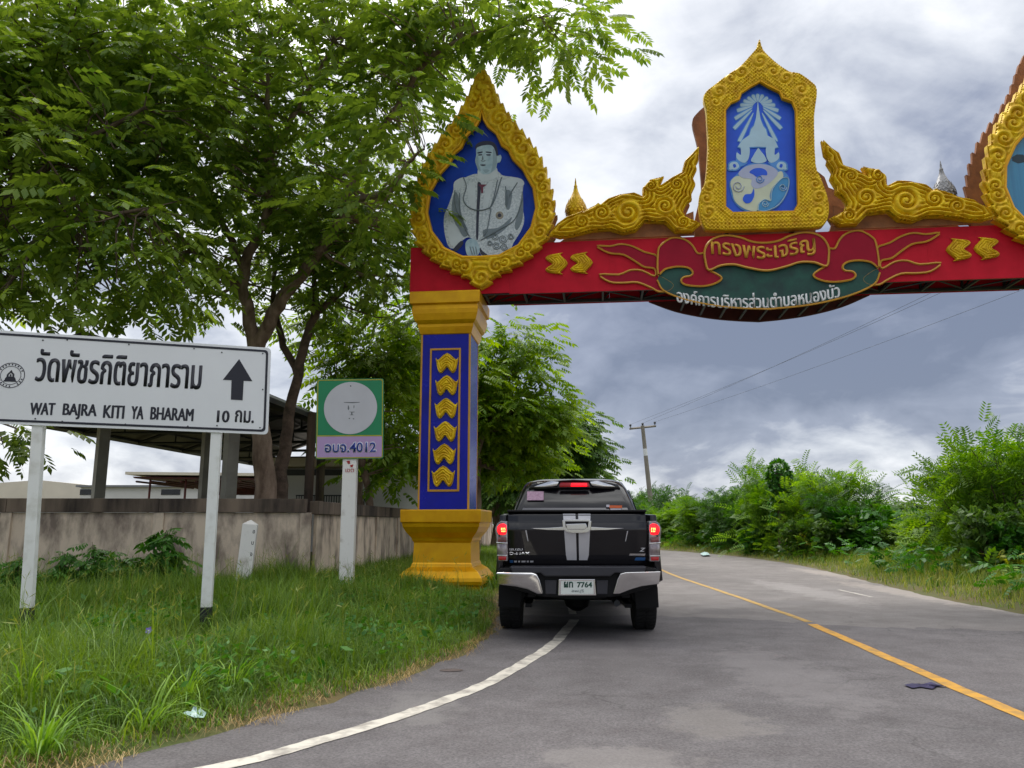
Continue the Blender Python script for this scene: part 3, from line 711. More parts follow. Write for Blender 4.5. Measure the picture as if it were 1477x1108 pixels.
m.build('steel_truss', M['steel_dark'], gate)

# ---- pear-shaped medallions
def px_(l, q=0): return G.pl(l, q)
right_out = [(694, 420), (703, 413), (715, 400), (735, 391), (755, 379), (773, 364), (788, 346), (796, 322), (798, 300), (794, 276), (787, 252), (779, 233), (769, 216), (757, 200), (744, 185), (733, 170), (722, 152), (716, 138), (709, 121), (702, 108), (696.5, 101)]
inner_r = [(696, 376), (722, 374), (750, 359), (769, 333), (776, 305), (772, 276), (757, 249), (743, 235), (739, 227), (737, 222), (727, 215), (719, 198), (707, 188), (701, 178), (696, 166)]
MC = G.p(696, 290)[0]
ro = px_(right_out); ri = px_(inner_r)
ro[0] = (MC, ro[0][1]); ro[-1] = (MC, ro[-1][1]); ri[0] = (MC, ri[0][1]); ri[-1] = (MC, ri[-1][1])
fl = flame_edge(ro, 24, .085); fl[0] = ro[0]; fl[-1] = ro[-1]
outer = fl + [(2 * MC - x, z) for x, z in reversed(fl[1:-1])]
innr = ri + [(2 * MC - x, z) for x, z in reversed(ri[1:-1])]
scr = []
cz_ = sum(z for _, z in innr) / len(innr)
for i in range(2, 20):
    a_ = Vector(ro[i]); b_ = min((Vector(p) for p in ri), key=lambda p: (p - a_).length); c_ = a_.lerp(b_, .45); rr = max(.12, (a_ - b_).length * .42)
    if i == 20: continue
    scr.append((c_.x, c_.y, rr, 1)); scr.append((2 * MC - c_.x, c_.y, rr, -1))
scr += [(MC, G.p(694, 405)[1], .2, 1), (MC, G.p(696, 140)[1], .22, 1), (MC, G.p(696, 122)[1], .14, -1)]
def shift(P, dx, flip):
    return [((2 * SCX - x) if flip else x, z) for x, z in P]
def medallion(flip):
    o_, i_ = shift(outer, 0, flip), shift(innr, 0, flip); s_ = [((2 * SCX - x) if flip else x, z, r, -d if flip else d) for x, z, r, d in scr]
    f = carved('medallion', o_, [i_], s_, -.14, -.02, .09, M['gold_carved'], gate, cell=.015, edge=.06, freq=9)
    ring = [(x, -.15, z) for x, z in i_]; MB().tube(ring + [ring[0]], .05, 8, cap=False).build('inner_moulding', M['gold'], f, smooth=True)
    big = [(x + (.02 if x > (MC if not flip else 2*SCX-MC) else -.02), z) for x, z in i_]
    back = MB().plate(o_, .60, .68, [i_]).build('back_plate', M['brown_back'], f)
    MB().plate(i_, .63, .65).build('back_picture', M['brown_back'], f)
    for dx in (-.5, .5):
        m = MB(); c = (MC if not flip else 2 * SCX - MC) + dx
        m.box(c - .03, c + .03, -.018, .6, ztp + .2, ztp + .26); m.box(c - .03, c + .03, -.018, .6, ztp + 1.2, ztp + 1.26); m.box(c - .03, c + .03, .35, .41, ztp - .05, ztp + 1.3)
        m.build('bracket', M['steel_dark'], f)
    return f, i_
med, mi_ = medallion(False)
# portrait print
def Z3(l): return G.pl([(640 + x * .1896, 180 + y * .1896) for x, y in l], -.08)
M['pr_coat'] = pmat('print_white_coat', (208, 216, 222), 0.5, 0, 0.1, 30, rgb2=(158, 172, 184), contrast=(.34, .6))
M['pr_skin'] = pmat('print_pale_skin', (190, 212, 222), 0.5, 0, 0.05, 8, rgb2=(150, 180, 196))
M['pr_hair'] = pmat('print_dark_hair', (34, 40, 66), 0.5, 0, 0.1)
M['pr_dark'] = pmat('print_shadow', (48, 52, 74), 0.5, 0, 0.1)
M['pr_fold'] = pmat('print_fold', (122, 136, 146), 0.5, 0, 0.1, 12)
M['pr_gold'] = pmat('print_trim', (168, 160, 140), 0.5, 0, 0.2, 20, rgb2=(110, 108, 110))
M['pr_light'] = pmat('print_light', (206, 216, 224), 0.5, 0, 0.05)
m = MB(); m.plate(mi_, -.07, -.05, mi=0)
def lay(zoompts, d, mi, sm=True):
    P = Z3(zoompts)
    if sm: P = [(a, b) for a, b, _ in smooth_closed([(x, z, 0) for x, z in P], 4)]
    m.plate(P, -.07 - d, -.071 - d + .0035, mi=mi)
lay([(80, 440), (150, 405), (255, 372), (300, 430), (400, 355), (450, 385), (550, 400), (605, 425), (602, 500), (600, 620), (612, 720), (590, 800), (530, 900), (500, 965), (420, 1005), (330, 1012), (280, 985), (250, 900), (190, 855), (130, 890), (90, 935), (40, 930), (8, 830), (2, 700), (40, 600), (72, 500)], .004, 1)
lay([(262, 340), (300, 372), (350, 368), (398, 325), (410, 370), (385, 410), (300, 432), (262, 395)], .008, 7)
lay([(250, 180), (300, 140), (365, 145), (400, 190), (412, 235), (430, 228), (440, 250), (428, 285), (408, 292), (396, 335), (350, 372), (300, 376), (266, 352), (250, 312), (240, 275), (247, 230)], .012, 2)
lay([(240, 185), (248, 150), (300, 126), (370, 130), (402, 165), (414, 225), (402, 236), (388, 188), (360, 156), (300, 158), (258, 172)], .016, 3)
for pts, mi in [([(258, 212), (290, 205), (296, 212), (262, 220)], 3), ([(322, 205), (360, 208), (362, 216), (324, 213)], 3), ([(264, 228), (290, 225), (292, 233), (266, 235)], 4), ([(326, 226), (356, 226), (354, 235), (328, 234)], 4), ([(282, 268), (300, 277), (318, 268), (312, 280), (288, 280)], 5), ([(276, 306), (300, 302), (322, 307), (300, 315)], 4), ([(297, 235), (303, 262), (292, 270), (290, 255)], 5)]:
    lay(pts, .016, mi)
for pts_, mi in [([(80, 520), (110, 540), (140, 700), (185, 820), (150, 850), (90, 760), (60, 640)], 5), ([(470, 500), (520, 520), (500, 640), (470, 620)], 5), ([(600, 500), (602, 700), (560, 800), (540, 760), (575, 640)], 5), ([(300, 800), (420, 780), (520, 700), (460, 800), (330, 870)], 5), ([(180, 470), (235, 450), (240, 640), (200, 610)], 7), ([(320, 470), (370, 440), (340, 600), (300, 640)], 7), ([(30, 780), (90, 760), (140, 860), (90, 920), (50, 900)], 7)]:
    lay(pts_, .0062, mi)
for pts_, mi in [([(376, 190), (400, 200), (406, 260), (396, 320), (360, 362), (372, 300)], 9), ([(248, 250), (262, 240), (266, 300), (282, 350), (262, 338), (250, 305)], 9), ([(300, 345), (330, 340), (350, 350), (320, 366)], 9)]:
    lay(pts_, .0135, mi)
lay([(165, 905), (200, 868), (245, 880), (272, 935), (265, 985), (225, 1002), (178, 990)], .012, 2)
for k in range(3): lay([(196 + k * 22, 930), (202 + k * 22, 926), (222 + k * 18, 985), (214 + k * 18, 990)], .016, 5, False)
lay([(62, 960), (128, 885), (150, 902), (112, 950), (90, 962)], .008, 4); lay([(275, 935), (300, 965), (340, 995), (285, 988)], .008, 4)
lay([(78, 440), (120, 408), (165, 402), (168, 450), (90, 482)], .008, 7); lay([(430, 430), (540, 400), (604, 425), (604, 462), (520, 470), (450, 452)], .008, 7)
lay([(258, 440), (285, 450), (280, 520), (268, 700), (262, 860), (246, 850), (250, 640), (256, 520)], .010, 4)
lay([(262, 455), (330, 455), (300, 475), (300, 520), (285, 520), (282, 475)], .013, 8, False)
for l in ([(150, 400), (172, 470), (150, 560), (180, 620), (250, 650), (330, 640), (380, 590), (440, 400)], [(410, 420), (380, 560), (350, 640)], [(470, 470), (480, 560), (470, 610)], [(560, 440), (500, 540), (475, 620)], [(85, 500), (92, 620), (150, 760), (195, 850)], [(600, 560), (540, 720), (420, 800), (280, 880)], [(120, 520), (130, 680), (180, 800)], [(360, 640), (330, 800), (300, 850)]):
    P = smooth_open([(x, -.084, z) for x, z in Z3(l)], 5); m.tube(P, .011, 4, mi=5)
st = []
for k in range(24):
    rr_ = 62 if k % 2 else 36; st.append((425 + rr_ * math.cos(k * math.pi / 12), 690 + rr_ * math.sin(k * math.pi / 12)))
lay(st, .010, 7, False); lay([(425 + 30 * math.cos(k * .5), 690 + 30 * math.sin(k * .5)) for k in range(12)], .014, 6); lay([(425 + 14 * math.cos(k * .7), 690 + 14 * math.sin(k * .7)) for k in range(9)], .018, 4)
for (x, y, r_) in [(390, 850, 30), (450, 870, 34), (400, 920, 32), (460, 930, 30), (350, 900, 22), (510, 850, 26)]:
    P = [(x + (r_ * (1 - k / 30)) * math.cos(k * .55), y + (r_ * (1 - k / 30)) * math.sin(k * .55)) for k in range(24)]
    m.tube([(a_, -.083, b_) for a_, b_ in Z3(P)], .006, 4, mi=5)
M['pr_shade'] = pmat('print_face_shade', (150, 174, 188), 0.5, 0, 0.05)
M['pr_red'] = pmat('print_red_ribbon', (122, 48, 76), 0.5)
m.build('portrait', [M['navy_print'], M['pr_coat'], M['pr_skin'], M['pr_hair'], M['pr_dark'], M['pr_fold'], M['pr_gold'], M['pr_light'], M['pr_red'], M['pr_shade']], med)['label'] = 'printed portrait of a person in a white dress coat on blue'
med2, mi2 = medallion(True)
M['teal_print'] = pmat('teal_print', (58, 150, 190), 0.25, 0, 0.15, 1.2, rgb2=(40, 112, 158), coat=.4, gscale=(4, 1, .2))
M['dark_blobs'] = pmat('dark_leafy_blobs', (34, 58, 70), 0.35, 0, 0.1)  # dark leafy blobs laid over the teal picture
m = MB(); m.plate(mi2, -.07, -.05, mi=0)
cx2 = 2 * SCX - MC; czm = G.p(696, 290)[1]
rs = random.Random(3)
for k in range(46):
    x = cx2 - .25 + rs.gauss(0, .22); z = czm + .05 + rs.gauss(0, .16) - (x - cx2) * .2
    r_ = rs.uniform(.05, .13); m.plate([(x + r_ * (1 + .3 * rs.random()) * math.cos(t * .9), z + r_ * .6 * (1 + .4 * rs.random()) * math.sin(t * .9)) for t in range(7)], -.0725 - k * .00012, -.0705, mi=1)
m.build('picture', [M['teal_print'], M['dark_blobs']], med2)

# ---- central frame with the royal-blue emblem picture
co = [(1093, 64), (1098, 79), (1112, 94), (1134, 110), (1149, 113), (1167, 125), (1175, 137), (1172, 165), (1171, 183), (1173, 243), (1181, 264), (1190, 290), (1192, 311), (1186, 328), (1170, 333.5), (1098, 336), (1026, 337), (1013, 331), (1007, 309), (1008, 285), (1016, 264), (1019.5, 217), (1018, 183), (1017, 166), (1013.5, 144), (1029, 129), (1050, 113), (1064, 104), (1080, 87), (1089, 76)]
ci = [(1094, 124), (1106, 131), (1122, 139), (1126, 148), (1140, 153), (1145.5, 166), (1149, 300), (1142, 311), (1055, 313), (1043, 303), (1043, 166), (1051, 155), (1063, 150), (1066, 141), (1081, 131)]
cO = [(a_, b_) for a_, b_, _ in smooth_closed([(x, z, 0) for x, z in px_(co)], 3)]; cI = px_(ci)
cs = []
for (x, y, r_, d_) in [(1067, 112, 9, 1), (1112, 111, 9, -1), (1093, 96, 11, 1), (1052, 121, 9, -1), (1130, 121, 9, 1), (1035, 140, 10, 1), (1152, 137, 10, -1), (1030, 155, 8, -1), (1158, 156, 8, 1), (1022, 275, 8, 1), (1017, 292, 9, -1), (1020, 312, 9, 1), (1172, 272, 8, -1), (1177, 290, 9, 1), (1177, 311, 9, -1)]:
    s_, z_ = G.p(x, y); cs.append((s_, z_, r_ * .0128, d_))
cf = carved('emblem_frame', cO, [cI], cs, -.16, -.03, .055, M['gold_carved'], gate, cell=.010, edge=.035, vfun=lambda X, Z, D: .4 * np.abs(np.cos(42 * D)) + .6 * np.clip(.5 + .9 * np.cos(88 * X) * np.cos(88 * Z), 0, 1))
ring = [(x, -.165, z) for x, z in cI]; MB().tube(ring + [ring[0]], .035, 6, cap=False).build('inner_moulding', M['gold'], cf)
MB().plate(mir(cO), .80, .92, []).build('back_plate', M['brown_back'], cf)
for dx in (-.62, .62):
    m = MB()
    for zz in (.15, 1.3): m.box(SCX + dx - .03, SCX + dx + .03, -.028, .8, ztp + zz, ztp + zz + .06)
    m.box(SCX + dx - .03, SCX + dx + .03, .35, .41, ztp - .05, ztp + 1.6)
    m.build('bracket', M['steel_dark'], cf)
M['em_blue'] = pmat('emblem_blue', (20, 96, 232), 0.5, 0, 0.12, 1.4, rgb2=(16, 76, 206))
M['em_pale'] = pmat('emblem_pale_blue', (176, 208, 228), 0.5, 0, 0.06)
M['em_cream'] = pmat('emblem_cream', (206, 214, 190), 0.5, 0, 0.06)
M['em_lav'] = pmat('emblem_lavender', (176, 184, 214), 0.5, 0, 0.06)
M['em_sky'] = pmat('emblem_sky_blue', (64, 146, 204), 0.5, 0, 0.06)
M['em_glow'] = pmat('emblem_halo_blue', (84, 150, 226), 0.5, 0, 0.08)
m = MB(); m.plate(cI, -.07, -.05)
def Z7(l): return G.pl([(1000 + x * .2618, 60 + y * .2618) for x, y in l], -.08)
_el = [0]
def elay(pts, lvl, mi, sm=True):
    P = Z7(pts)
    if sm: P = [(a_, b_) for a_, b_, _ in smooth_closed([(x, z, 0) for x, z in P], 4)]
    _el[0] += 1; d_ = .07 + .003 * lvl + .00012 * _el[0]
    m.plate(P, -d_, -d_ + .0025, mi=mi)
def grow(pts, k):
    cx = sum(p[0] for p in pts) / len(pts); cy = sum(p[1] for p in pts) / len(pts)
    o = []
    for x, y in pts:
        d_ = math.hypot(x - cx, y - cy) or 1; o.append((x + (x - cx) / d_ * k, y + (y - cy) / d_ * k))
    return o
def petal(x0, y0, x1, y1, w0, w1):
    dx, dy = x1 - x0, y1 - y0; L = math.hypot(dx, dy); nx, ny = -dy / L, dx / L; ux, uy = dx / L, dy / L
    return [(x0 + nx * w0, y0 + ny * w0), (x1 + nx * w1, y1 + ny * w1), (x1 + ux * w1 * .9, y1 + uy * w1 * .9), (x1 - nx * w1, y1 - ny * w1), (x0 - nx * w0, y0 - ny * w0)]
ends = [(355, 296), (330, 300), (306, 312), (285, 328), (268, 350), (250, 378), (238, 420), (232, 472), (258, 540)]
for k, (x, y) in enumerate(ends):
    for sgn in ((1, -1) if k else (1,)):
        X1 = 355 + sgn * (x - 355) ; x0, y0 = 355 + sgn * (x - 355) * .32, 345 + (y - 345) * .32
        elay(petal(x0, y0, X1, y, 6, 14), 1, 5); elay(petal(x0, y0, X1, y, 3, 9), 2, 1)
crown = [(355, 325), (362, 380), (370, 430), (385, 468), (400, 486), (408, 518), (448, 540), (466, 582), (440, 590), (405, 582), (355, 580), (305, 582), (270, 590), (246, 580), (268, 545), (310, 515), (318, 484), (334, 465), (344, 430), (350, 380)]
elay(grow(crown, 6), 3, 5, False); elay(crown, 4, 1, False)
for sg in (1, -1):
    fx = lambda l: [(355 + sg * (x - 355), y) for x, y in l]
    elay(fx([(264, 578), (308, 582), (306, 640), (285, 668), (256, 660), (238, 640), (240, 612), (262, 625)]), 4, 1)
    elay(fx([(240, 605), (252, 640), (275, 662), (300, 668), (260, 690), (235, 660)]), 3, 5)
    for (cx, cy, r0) in [(225, 685, 36), (205, 700, 18)]:
        elay(fx([(cx + r0 * math.cos(t * .6), cy + r0 * .8 * math.sin(t * .6)) for t in range(10)]), 3, 5); elay(fx([(cx + (r0 - 9) * math.cos(t * .6), cy + (r0 - 9) * .8 * math.sin(t * .6)) for t in range(10)]), 4, 1)
    elay(fx([(218, 680), (230, 676), (236, 690), (224, 696)]), 5, 0)
elay([(318, 660), (330, 630), (345, 605), (358, 588), (372, 605), (392, 630), (402, 660), (360, 672)], 4, 1)
disc = [(205, 775), (240, 740), (290, 690), (360, 672), (430, 690), (490, 715), (525, 760), (515, 830), (470, 900), (400, 935), (345, 938), (280, 925), (232, 885), (212, 830)]
elay(grow(disc, 6), 2, 5); elay([(205, 775), (240, 742), (300, 755), (400, 760), (480, 715), (492, 755), (440, 800), (420, 850), (425, 885), (375, 900), (345, 936), (280, 922), (230, 882), (215, 830)], 5, 2)
elay([(248, 728), (290, 690), (360, 676), (430, 690), (466, 722), (440, 762), (390, 800), (340, 812), (318, 790), (318, 760), (270, 752)], 6, 3)
elay([(308, 722), (335, 702), (375, 700), (402, 715), (405, 738), (378, 738), (350, 748), (330, 735)], 7, 0)
elay([(272, 872), (285, 845), (318, 840), (332, 812), (335, 850), (318, 885), (290, 893)], 7, 0)
elay([(356, 932), (362, 895), (392, 872), (425, 880), (428, 840), (445, 800), (490, 755), (525, 762), (515, 800), (482, 800), (505, 835), (475, 880), (440, 915), (395, 935)], 6, 4)
for (cx, cy, r0, mi) in [(245, 800, 34, 3), (492, 805, 22, 1), (395, 895, 20, 1), (365, 760, 24, 5)]:
    P = [(cx + (r0 * (1 - k / 26)) * math.cos(k * .5), cy + (r0 * (1 - k / 26)) * math.sin(k * .5)) for k in range(20)]
    m.tube([(a_, -.101, b_) for a_, b_ in Z7(P)], .008, 4, mi=mi)
P = smooth_open([(x, -.1005, z) for x, z in Z7([(356, 932), (362, 895), (392, 872), (425, 880), (428, 840), (445, 800), (490, 755), (525, 762), (515, 830), (470, 900), (400, 936), (356, 932)])], 4)
m.tube(P, .009, 4, mi=1)
m.build('emblem_picture', [M['em_blue'], M['em_pale'], M['em_cream'], M['em_lav'], M['em_sky'], M['em_glow']], cf)

# ---- flame scroll wings beside the central frame
kr = [(792, 343), (803, 328), (817, 318), (832, 313), (845, 307), (858, 301), (863, 297), (866, 300), (876, 292), (895, 285), (914, 283), (926, 288), (926, 276), (936, 265), (957, 259), (951, 273), (967, 262), (982, 254), (986, 238), (997, 227), (1007, 216), (1006, 237), (1002, 243), (1004, 249), (998, 262), (1002, 271), (996, 284), (997, 292), (989, 299), (984, 309), (988, 318), (1010, 327), (997, 338), (973, 339), (957, 325), (929, 324), (917, 337), (898, 341), (880, 335), (855, 337), (827, 344), (808, 347)]
ks = [(905, 312, 18, 1), (938, 274, 9, -1), (958, 303, 13, -1), (868, 313, 12, -1), (840, 325, 10, 1), (984, 326, 9, 1), (975, 272, 9, 1)]
kO = px_(kr); kS = [(*G.p(x, y), r_ * .0128, d_) for x, y, r_, d_ in ks]
for flip in (False, True):
    o_ = mir(kO) if flip else kO; s_ = [((2 * SCX - x) if flip else x, z, r_, -d_ if flip else d_) for x, z, r_, d_ in kS]
    w = carved('flame_wing', o_, [], s_, -.12, -.04, .11, M['gold_carved'], gate, cell=.012, edge=.035, freq=11, veins=44)
    w['label'] = 'carved gold flame scroll ' + ('right' if flip else 'left') + ' of the emblem'
    MB().plate([(x, z - .02) for x, z in o_], .80, .88).build('back_plate', M['brown_back'], w)
    lo = [(x, z) for x, z in [(o_[2][0], ztp + .06), (o_[8][0], ztp + .2), (o_[16][0], ztp + .34), (o_[24][0], ztp + .5), (o_[24][0], ztp + .02), (o_[2][0], ztp + .02)]]
    MB().plate(lo, -.035, .0).build('backing_board', M['brown_back'], w)
# finials
for flip in (False, True):
    x, z0_ = G.p(831, 318, .55); z1_ = G.p(831, 257, .55)[1]; H = z1_ - z0_
    if flip: x = 2 * SCX - x
    pr = [(.13, -.35), (.13, 0), (.155, .01), (.175, .06), (.165, .12), (.19, .17), (.2, .25), (.185, .33), (.14, .44), (.09, .56), (.05, .68), (.03, .78), (.035, .8), (.015, .86), (.018, .88), (.004, 1.0)]
    me = MB().lathe([(r_ * H * 1.18, zz * H) for r_, zz in pr], 20, (x, .55, z0_)).mesh('finial'); autosmooth(me)
    f = obj('finial', me, M['gold_carved'] if not flip else M['silver'], gate)
    m = MB()
    for rw in range(7):
        zz = .05 + rw * .065; rr_ = np.interp(zz, [p[1] for p in pr], [p[0] for p in pr]) * H * 1.18
        for k in range(16):
            a_ = 2 * math.pi * (k + .5 * (rw % 2)) / 16; c, s_ = math.cos(a_), math.sin(a_); wd = rr_ * .19
            X0, Y0 = x + (rr_ + .004) * c, .55 + (rr_ + .004) * s_
            m.add([(X0 - s_ * wd, Y0 + c * wd, z0_ + zz * H), (X0 + .018 * c, Y0 + .018 * s_, z0_ + (zz - .05) * H), (X0 + s_ * wd, Y0 - c * wd, z0_ + zz * H), (X0 - .004 * c, Y0 - .004 * s_, z0_ + (zz + .05) * H)], [(0, 1, 2, 3)])
    m.build('scale_relief', M['gold_carved'] if not flip else M['silver'], f)

# ---- ribbon banner, green name board, lettering
def Z6(l, q): return G.pl([(770 + x * .3318, 320 + y * .3318) for x, y in l], q)
SCB = SCX
def mirb(P): return [(2 * SCB - x, z) for x, z in P]
gb = G.pl([(948, 404), (957, 419), (985, 431), (1020, 439), (1060, 444), (1103, 446)], -.05)
gb[-1] = (SCB, gb[-1][1]); zgt = G.p(1100, 375, -.05)[1]
gb = [(a_, b_) for a_, b_, _ in smooth_open([(x, z, 0) for x, z in gb], 4)]
gpoly = [(SCB, zgt), (gb[0][0] + .15, zgt)] + gb; gpoly = gpoly + list(reversed(mirb(gpoly[1:-1])))
bd = MB().plate(gpoly, -.05, -.004).build('name_board', M['green_board'], gate)
edge_ = [(x, -.052, z) for x, z in gb]; edge2 = [(2 * SCB - x, y, z) for x, y, z in reversed(edge_)]
MB().tube(edge_ + edge2[1:], .018, 6).build('board_edge', M['gold_line'], bd)
bk = G.pl([(936, 436), (975, 450), (1020, 459), (1060, 463), (1100, 464.5)], .86); bk[-1] = (SCB, bk[-1][1])
bk = [(a_, b_) for a_, b_, _ in smooth_open([(x, z, 0) for x, z in bk], 4)]
bpoly = [(SCB, zb + .3), (bk[0][0] - .1, zb + .3)] + bk; bpoly = bpoly + list(reversed(mirb(bpoly[1:-1])))
MB().plate(bpoly, .84, .89).build('back_board', M['rust_red'], gate)
m = MB()
for k in range(9):
    x = SCB - 1.5 + 3 * k / 8; zz = min(np.interp(x, [p[0] for p in gb] + [2*SCB - p[0] for p in reversed(gb)], [p[1] for p in gb] + [p[1] for p in reversed(gb)]) + .02, zb - .02)
    m.box(x - .02, x + .02, .0, .84, zz, zz + .03)
m.build('board_frame', M['steel_dark'], gate)
loop = Z6([(742, 138), (712, 138), (690, 105), (660, 80), (620, 70), (590, 75), (555, 100), (540, 130), (540, 228), (570, 207), (620, 196), (668, 200), (690, 218), (682, 235), (652, 241), (640, 258), (660, 275), (720, 281), (770, 275), (808, 258), (815, 242), (790, 225), (760, 208), (748, 170)], -.07)
tail = Z6([(540, 152), (480, 130), (430, 106), (380, 96), (330, 105), (275, 103), (300, 122), (335, 136), (390, 142), (440, 170), (480, 195), (525, 203), (525, 235), (470, 211), (420, 209), (370, 228), (285, 228), (330, 260), (390, 264), (450, 262), (510, 285), (545, 302), (590, 296), (605, 272), (565, 245), (540, 228)], -.05)
bh = Z6([(997, 93), (950, 88), (900, 70), (840, 60), (790, 70), (757, 95), (742, 130), (745, 168), (760, 210), (810, 191), (870, 186), (930, 200), (997, 213)], -.1)
bh[0] = (SCB, bh[0][1]); bh[-1] = (SCB, bh[-1][1])
ban = bh + [(2 * SCB - x, z) for x, z in reversed(bh[1:-1])]
ban = [(a_, b_) for a_, b_, _ in smooth_closed([(x, z, 0) for x, z in ban], 4)]
def ribbon(poly, q0, q1, rad, smooth=True):
    P = poly
    if smooth: P = [(a_, b_) for a_, b_, _ in smooth_closed([(x, z, 0) for x, z in poly], 3)]
    r_ = MB().plate(P, q0, q1).build('ribbon', M['crimson'], gate)
    L_ = [(x, q0 - .002, z) for x, z in P]; MB().tube(L_ + [L_[0]], rad, 5, cap=False).build('ribbon_edge', M['gold_line'], r_); return r_
for f in (lambda P: P, mirb):
    ribbon(f(tail), -.03, -.001 - .0, .02); ribbon(f(loop), -.075, -.055, .02)
rb = ribbon(ban, -.105, -.08, .022, False)
x0, x1 = G.p(1026, 360, -.11)[0], G.p(1176, 360, -.11)[0]
zc_ = Z6([(790, 158)], -.11)[0][1]
hw = (x1 - x0) / 2; xm = (x0 + x1) / 2
me = text_mesh('ทรงพระเจริญ', xm - hw, xm + hw, zc_ - .055, zc_ + .33, -.108, .006, .015, fat=.006, warp=lambda x, z: (x, z - .07 * np.cos((x - SCB) / hw * 2.6) + .0))
obj('lettering', me, pmat('gold_lettering', (222, 164, 48), .5, .1), rb)
zt_ = G.p(1096, 445, -.06)[1]; ta, tb_ = G.p(976, 422, -.06)[0], G.p(1211, 420, -.06)[0]; hw2 = (tb_ - ta) / 2; tm = (ta + tb_) / 2
me = text_mesh('องค์การบริหารส่วนตำบลหนองบัว', ta, tb_, zt_, zt_ + .30, -.052, .004, .012, fat=.0065, warp=lambda x, z: (x, z + .17 * ((x - tm) / hw2) ** 2))
obj('lettering', me, M['white'], bd)
for (px, py) in ((803, 381), (839, 380)):
    x, z = G.p(px, py)
    for flip in (False, True):
        chevron('flame_badge', 2 * SCX - x if flip else x, z, .43, .43, -.004, R(90) if flip else R(-90), gate)
# ------------------------------------------------------------------ black pickup truck
TA = R(-3.6)
tq = at(834, 800, 8.42)
T = Frame(tq.x, tq.y, TA)
truck = empty('pickup_truck', (T.x, T.y, 0), TA, 'glossy black pickup truck seen from behind, brake lamps lit, stopped beside the gold pedestal', 'pickup truck')
M['paint'] = pmat('black_car_paint', (0.004, 0.0035, 0.006), 0.3, 0, 0.05, 3, coat=.9, spec=.2)
M['plastic'] = pmat('black_plastic', (0.005, 0.005, 0.006), 0.6, 0, 0.1, 8, spec=.25)
M['bump_grey'] = pmat('dark_step_pad', (0.026, 0.026, 0.034), 0.45, 0, 0.1, 8)
M['rubber'] = pmat('tyre_rubber', (0.010, 0.010, 0.010), 0.85, 0, 0.15, 14, .3, 60)
M['chrome'] = pmat('chrome', (0.78, 0.77, 0.77), 0.12, 1.0, 0.02, 3)
M['silver_film'] = pmat('silver_stripe', (0.6, 0.6, 0.63), 0.35, 0.3, 0.04, 3)
M['tint'] = pmat('tinted_glass', (0.03, 0.027, 0.045), 0.04, 0, 0.1, 1, coat=1.0, spec=.9)
M['lamp_red'] = pmat('lamp_red_lit', (235, 12, 30), 0.2, 0, 0.1, 8, emis=0.9, coat=.5)
M['lamp_hot'] = pmat('lamp_filament_lit', (255, 120, 60), 0.2, 0, 0.02, 8, emis=5.0)
M['lamp_redoff'] = pmat('lamp_reflector_red', (178, 8, 20), 0.2, 0, 0.1, 8, coat=.5)
M['lamp_clear'] = pmat('lamp_clear', (176, 170, 172), 0.15, 0.5, 0.2, 16, rgb2=(120, 108, 112), coat=.6)
M['lamp_amber'] = pmat('lamp_smoky_pink', (150, 84, 84), 0.2, 0.2, 0.2, 20, rgb2=(96, 60, 62), coat=.5)
M['plate_white'] = pmat('plate_white', (214, 220, 214), 0.4, 0, 0.03)
M['plate_ink'] = pmat('plate_green_ink', (18, 74, 58), 0.5)
def tz(py, q=0.0): return T.p(834, py, q)[1]
def tx(px, py=800, q=0.0): return T.p(px, py, q)[0]
def tp(l, q=0.0): return T.pl(l, q)
Wt = 0.905
# lower body sides with wheel arches (outline in y-z), made solid, slightly barrelled
def arch(yc, zc, r, n=12): return [(yc + r * math.cos(math.pi * k / n), zc + r * math.sin(math.pi * k / n)) for k in range(n + 1)]
ZT = tz(737); RW = 0.375; YR, YF = 1.12, 4.22
side = [(0.05, .62), (0.04, ZT - .04), (1.62, ZT - .01), (1.64, 1.16), (3.95, 1.13), (5.0, .98), (5.2, .82), (5.22, .5), (YF + .48, .46)] + [(y, z) for y, z in arch(YF, .38, .47)][1:] + [(YF - .5, .40), (YR + .5, .40)] + [(y, z) for y, z in arch(YR, .38, .47)][1:] + [(YR - .5, .55)]
def side_mesh(sg):
    m = MB(); P = [(y, z) for y, z in side]
    m.plate(P, 0, .07)                                   # x=y', y=thickness
    me = m.mesh('side', .012)
    for v in me.vertices:
        y, q, z = v.co
        bul = .035 * math.sin(min(max((z - .4) / 1.0, 0), 1) * math.pi) - .05 * max(0, (z - 1.15)) / .2 - .09 * max(0, (y - 4.4)) / .8 - .015 * max(0, .3 - y) / .3
        v.co = (sg * (Wt - .03 + bul - q), y, z)
    bm = bmesh.new(); bm.from_mesh(me); bmesh.ops.recalc_face_normals(bm, faces=bm.faces); bm.to_mesh(me); bm.free(); autosmooth(me); return me
for sg in (-1, 1): obj('side_panel', side_mesh(sg), M['paint'], truck)
MB().box(-.8, .8, .1, 1.62, .60, .66).build('bed_floor', M['plastic'], truck)
MB().box(-.84, .84, 1.60, 1.66, .60, ZT - .03).build('bed_front', M['paint'], truck)
MB().box(-.83, .83, 1.66, 5.0, .36, .5).build('chassis', M['plastic'], truck)
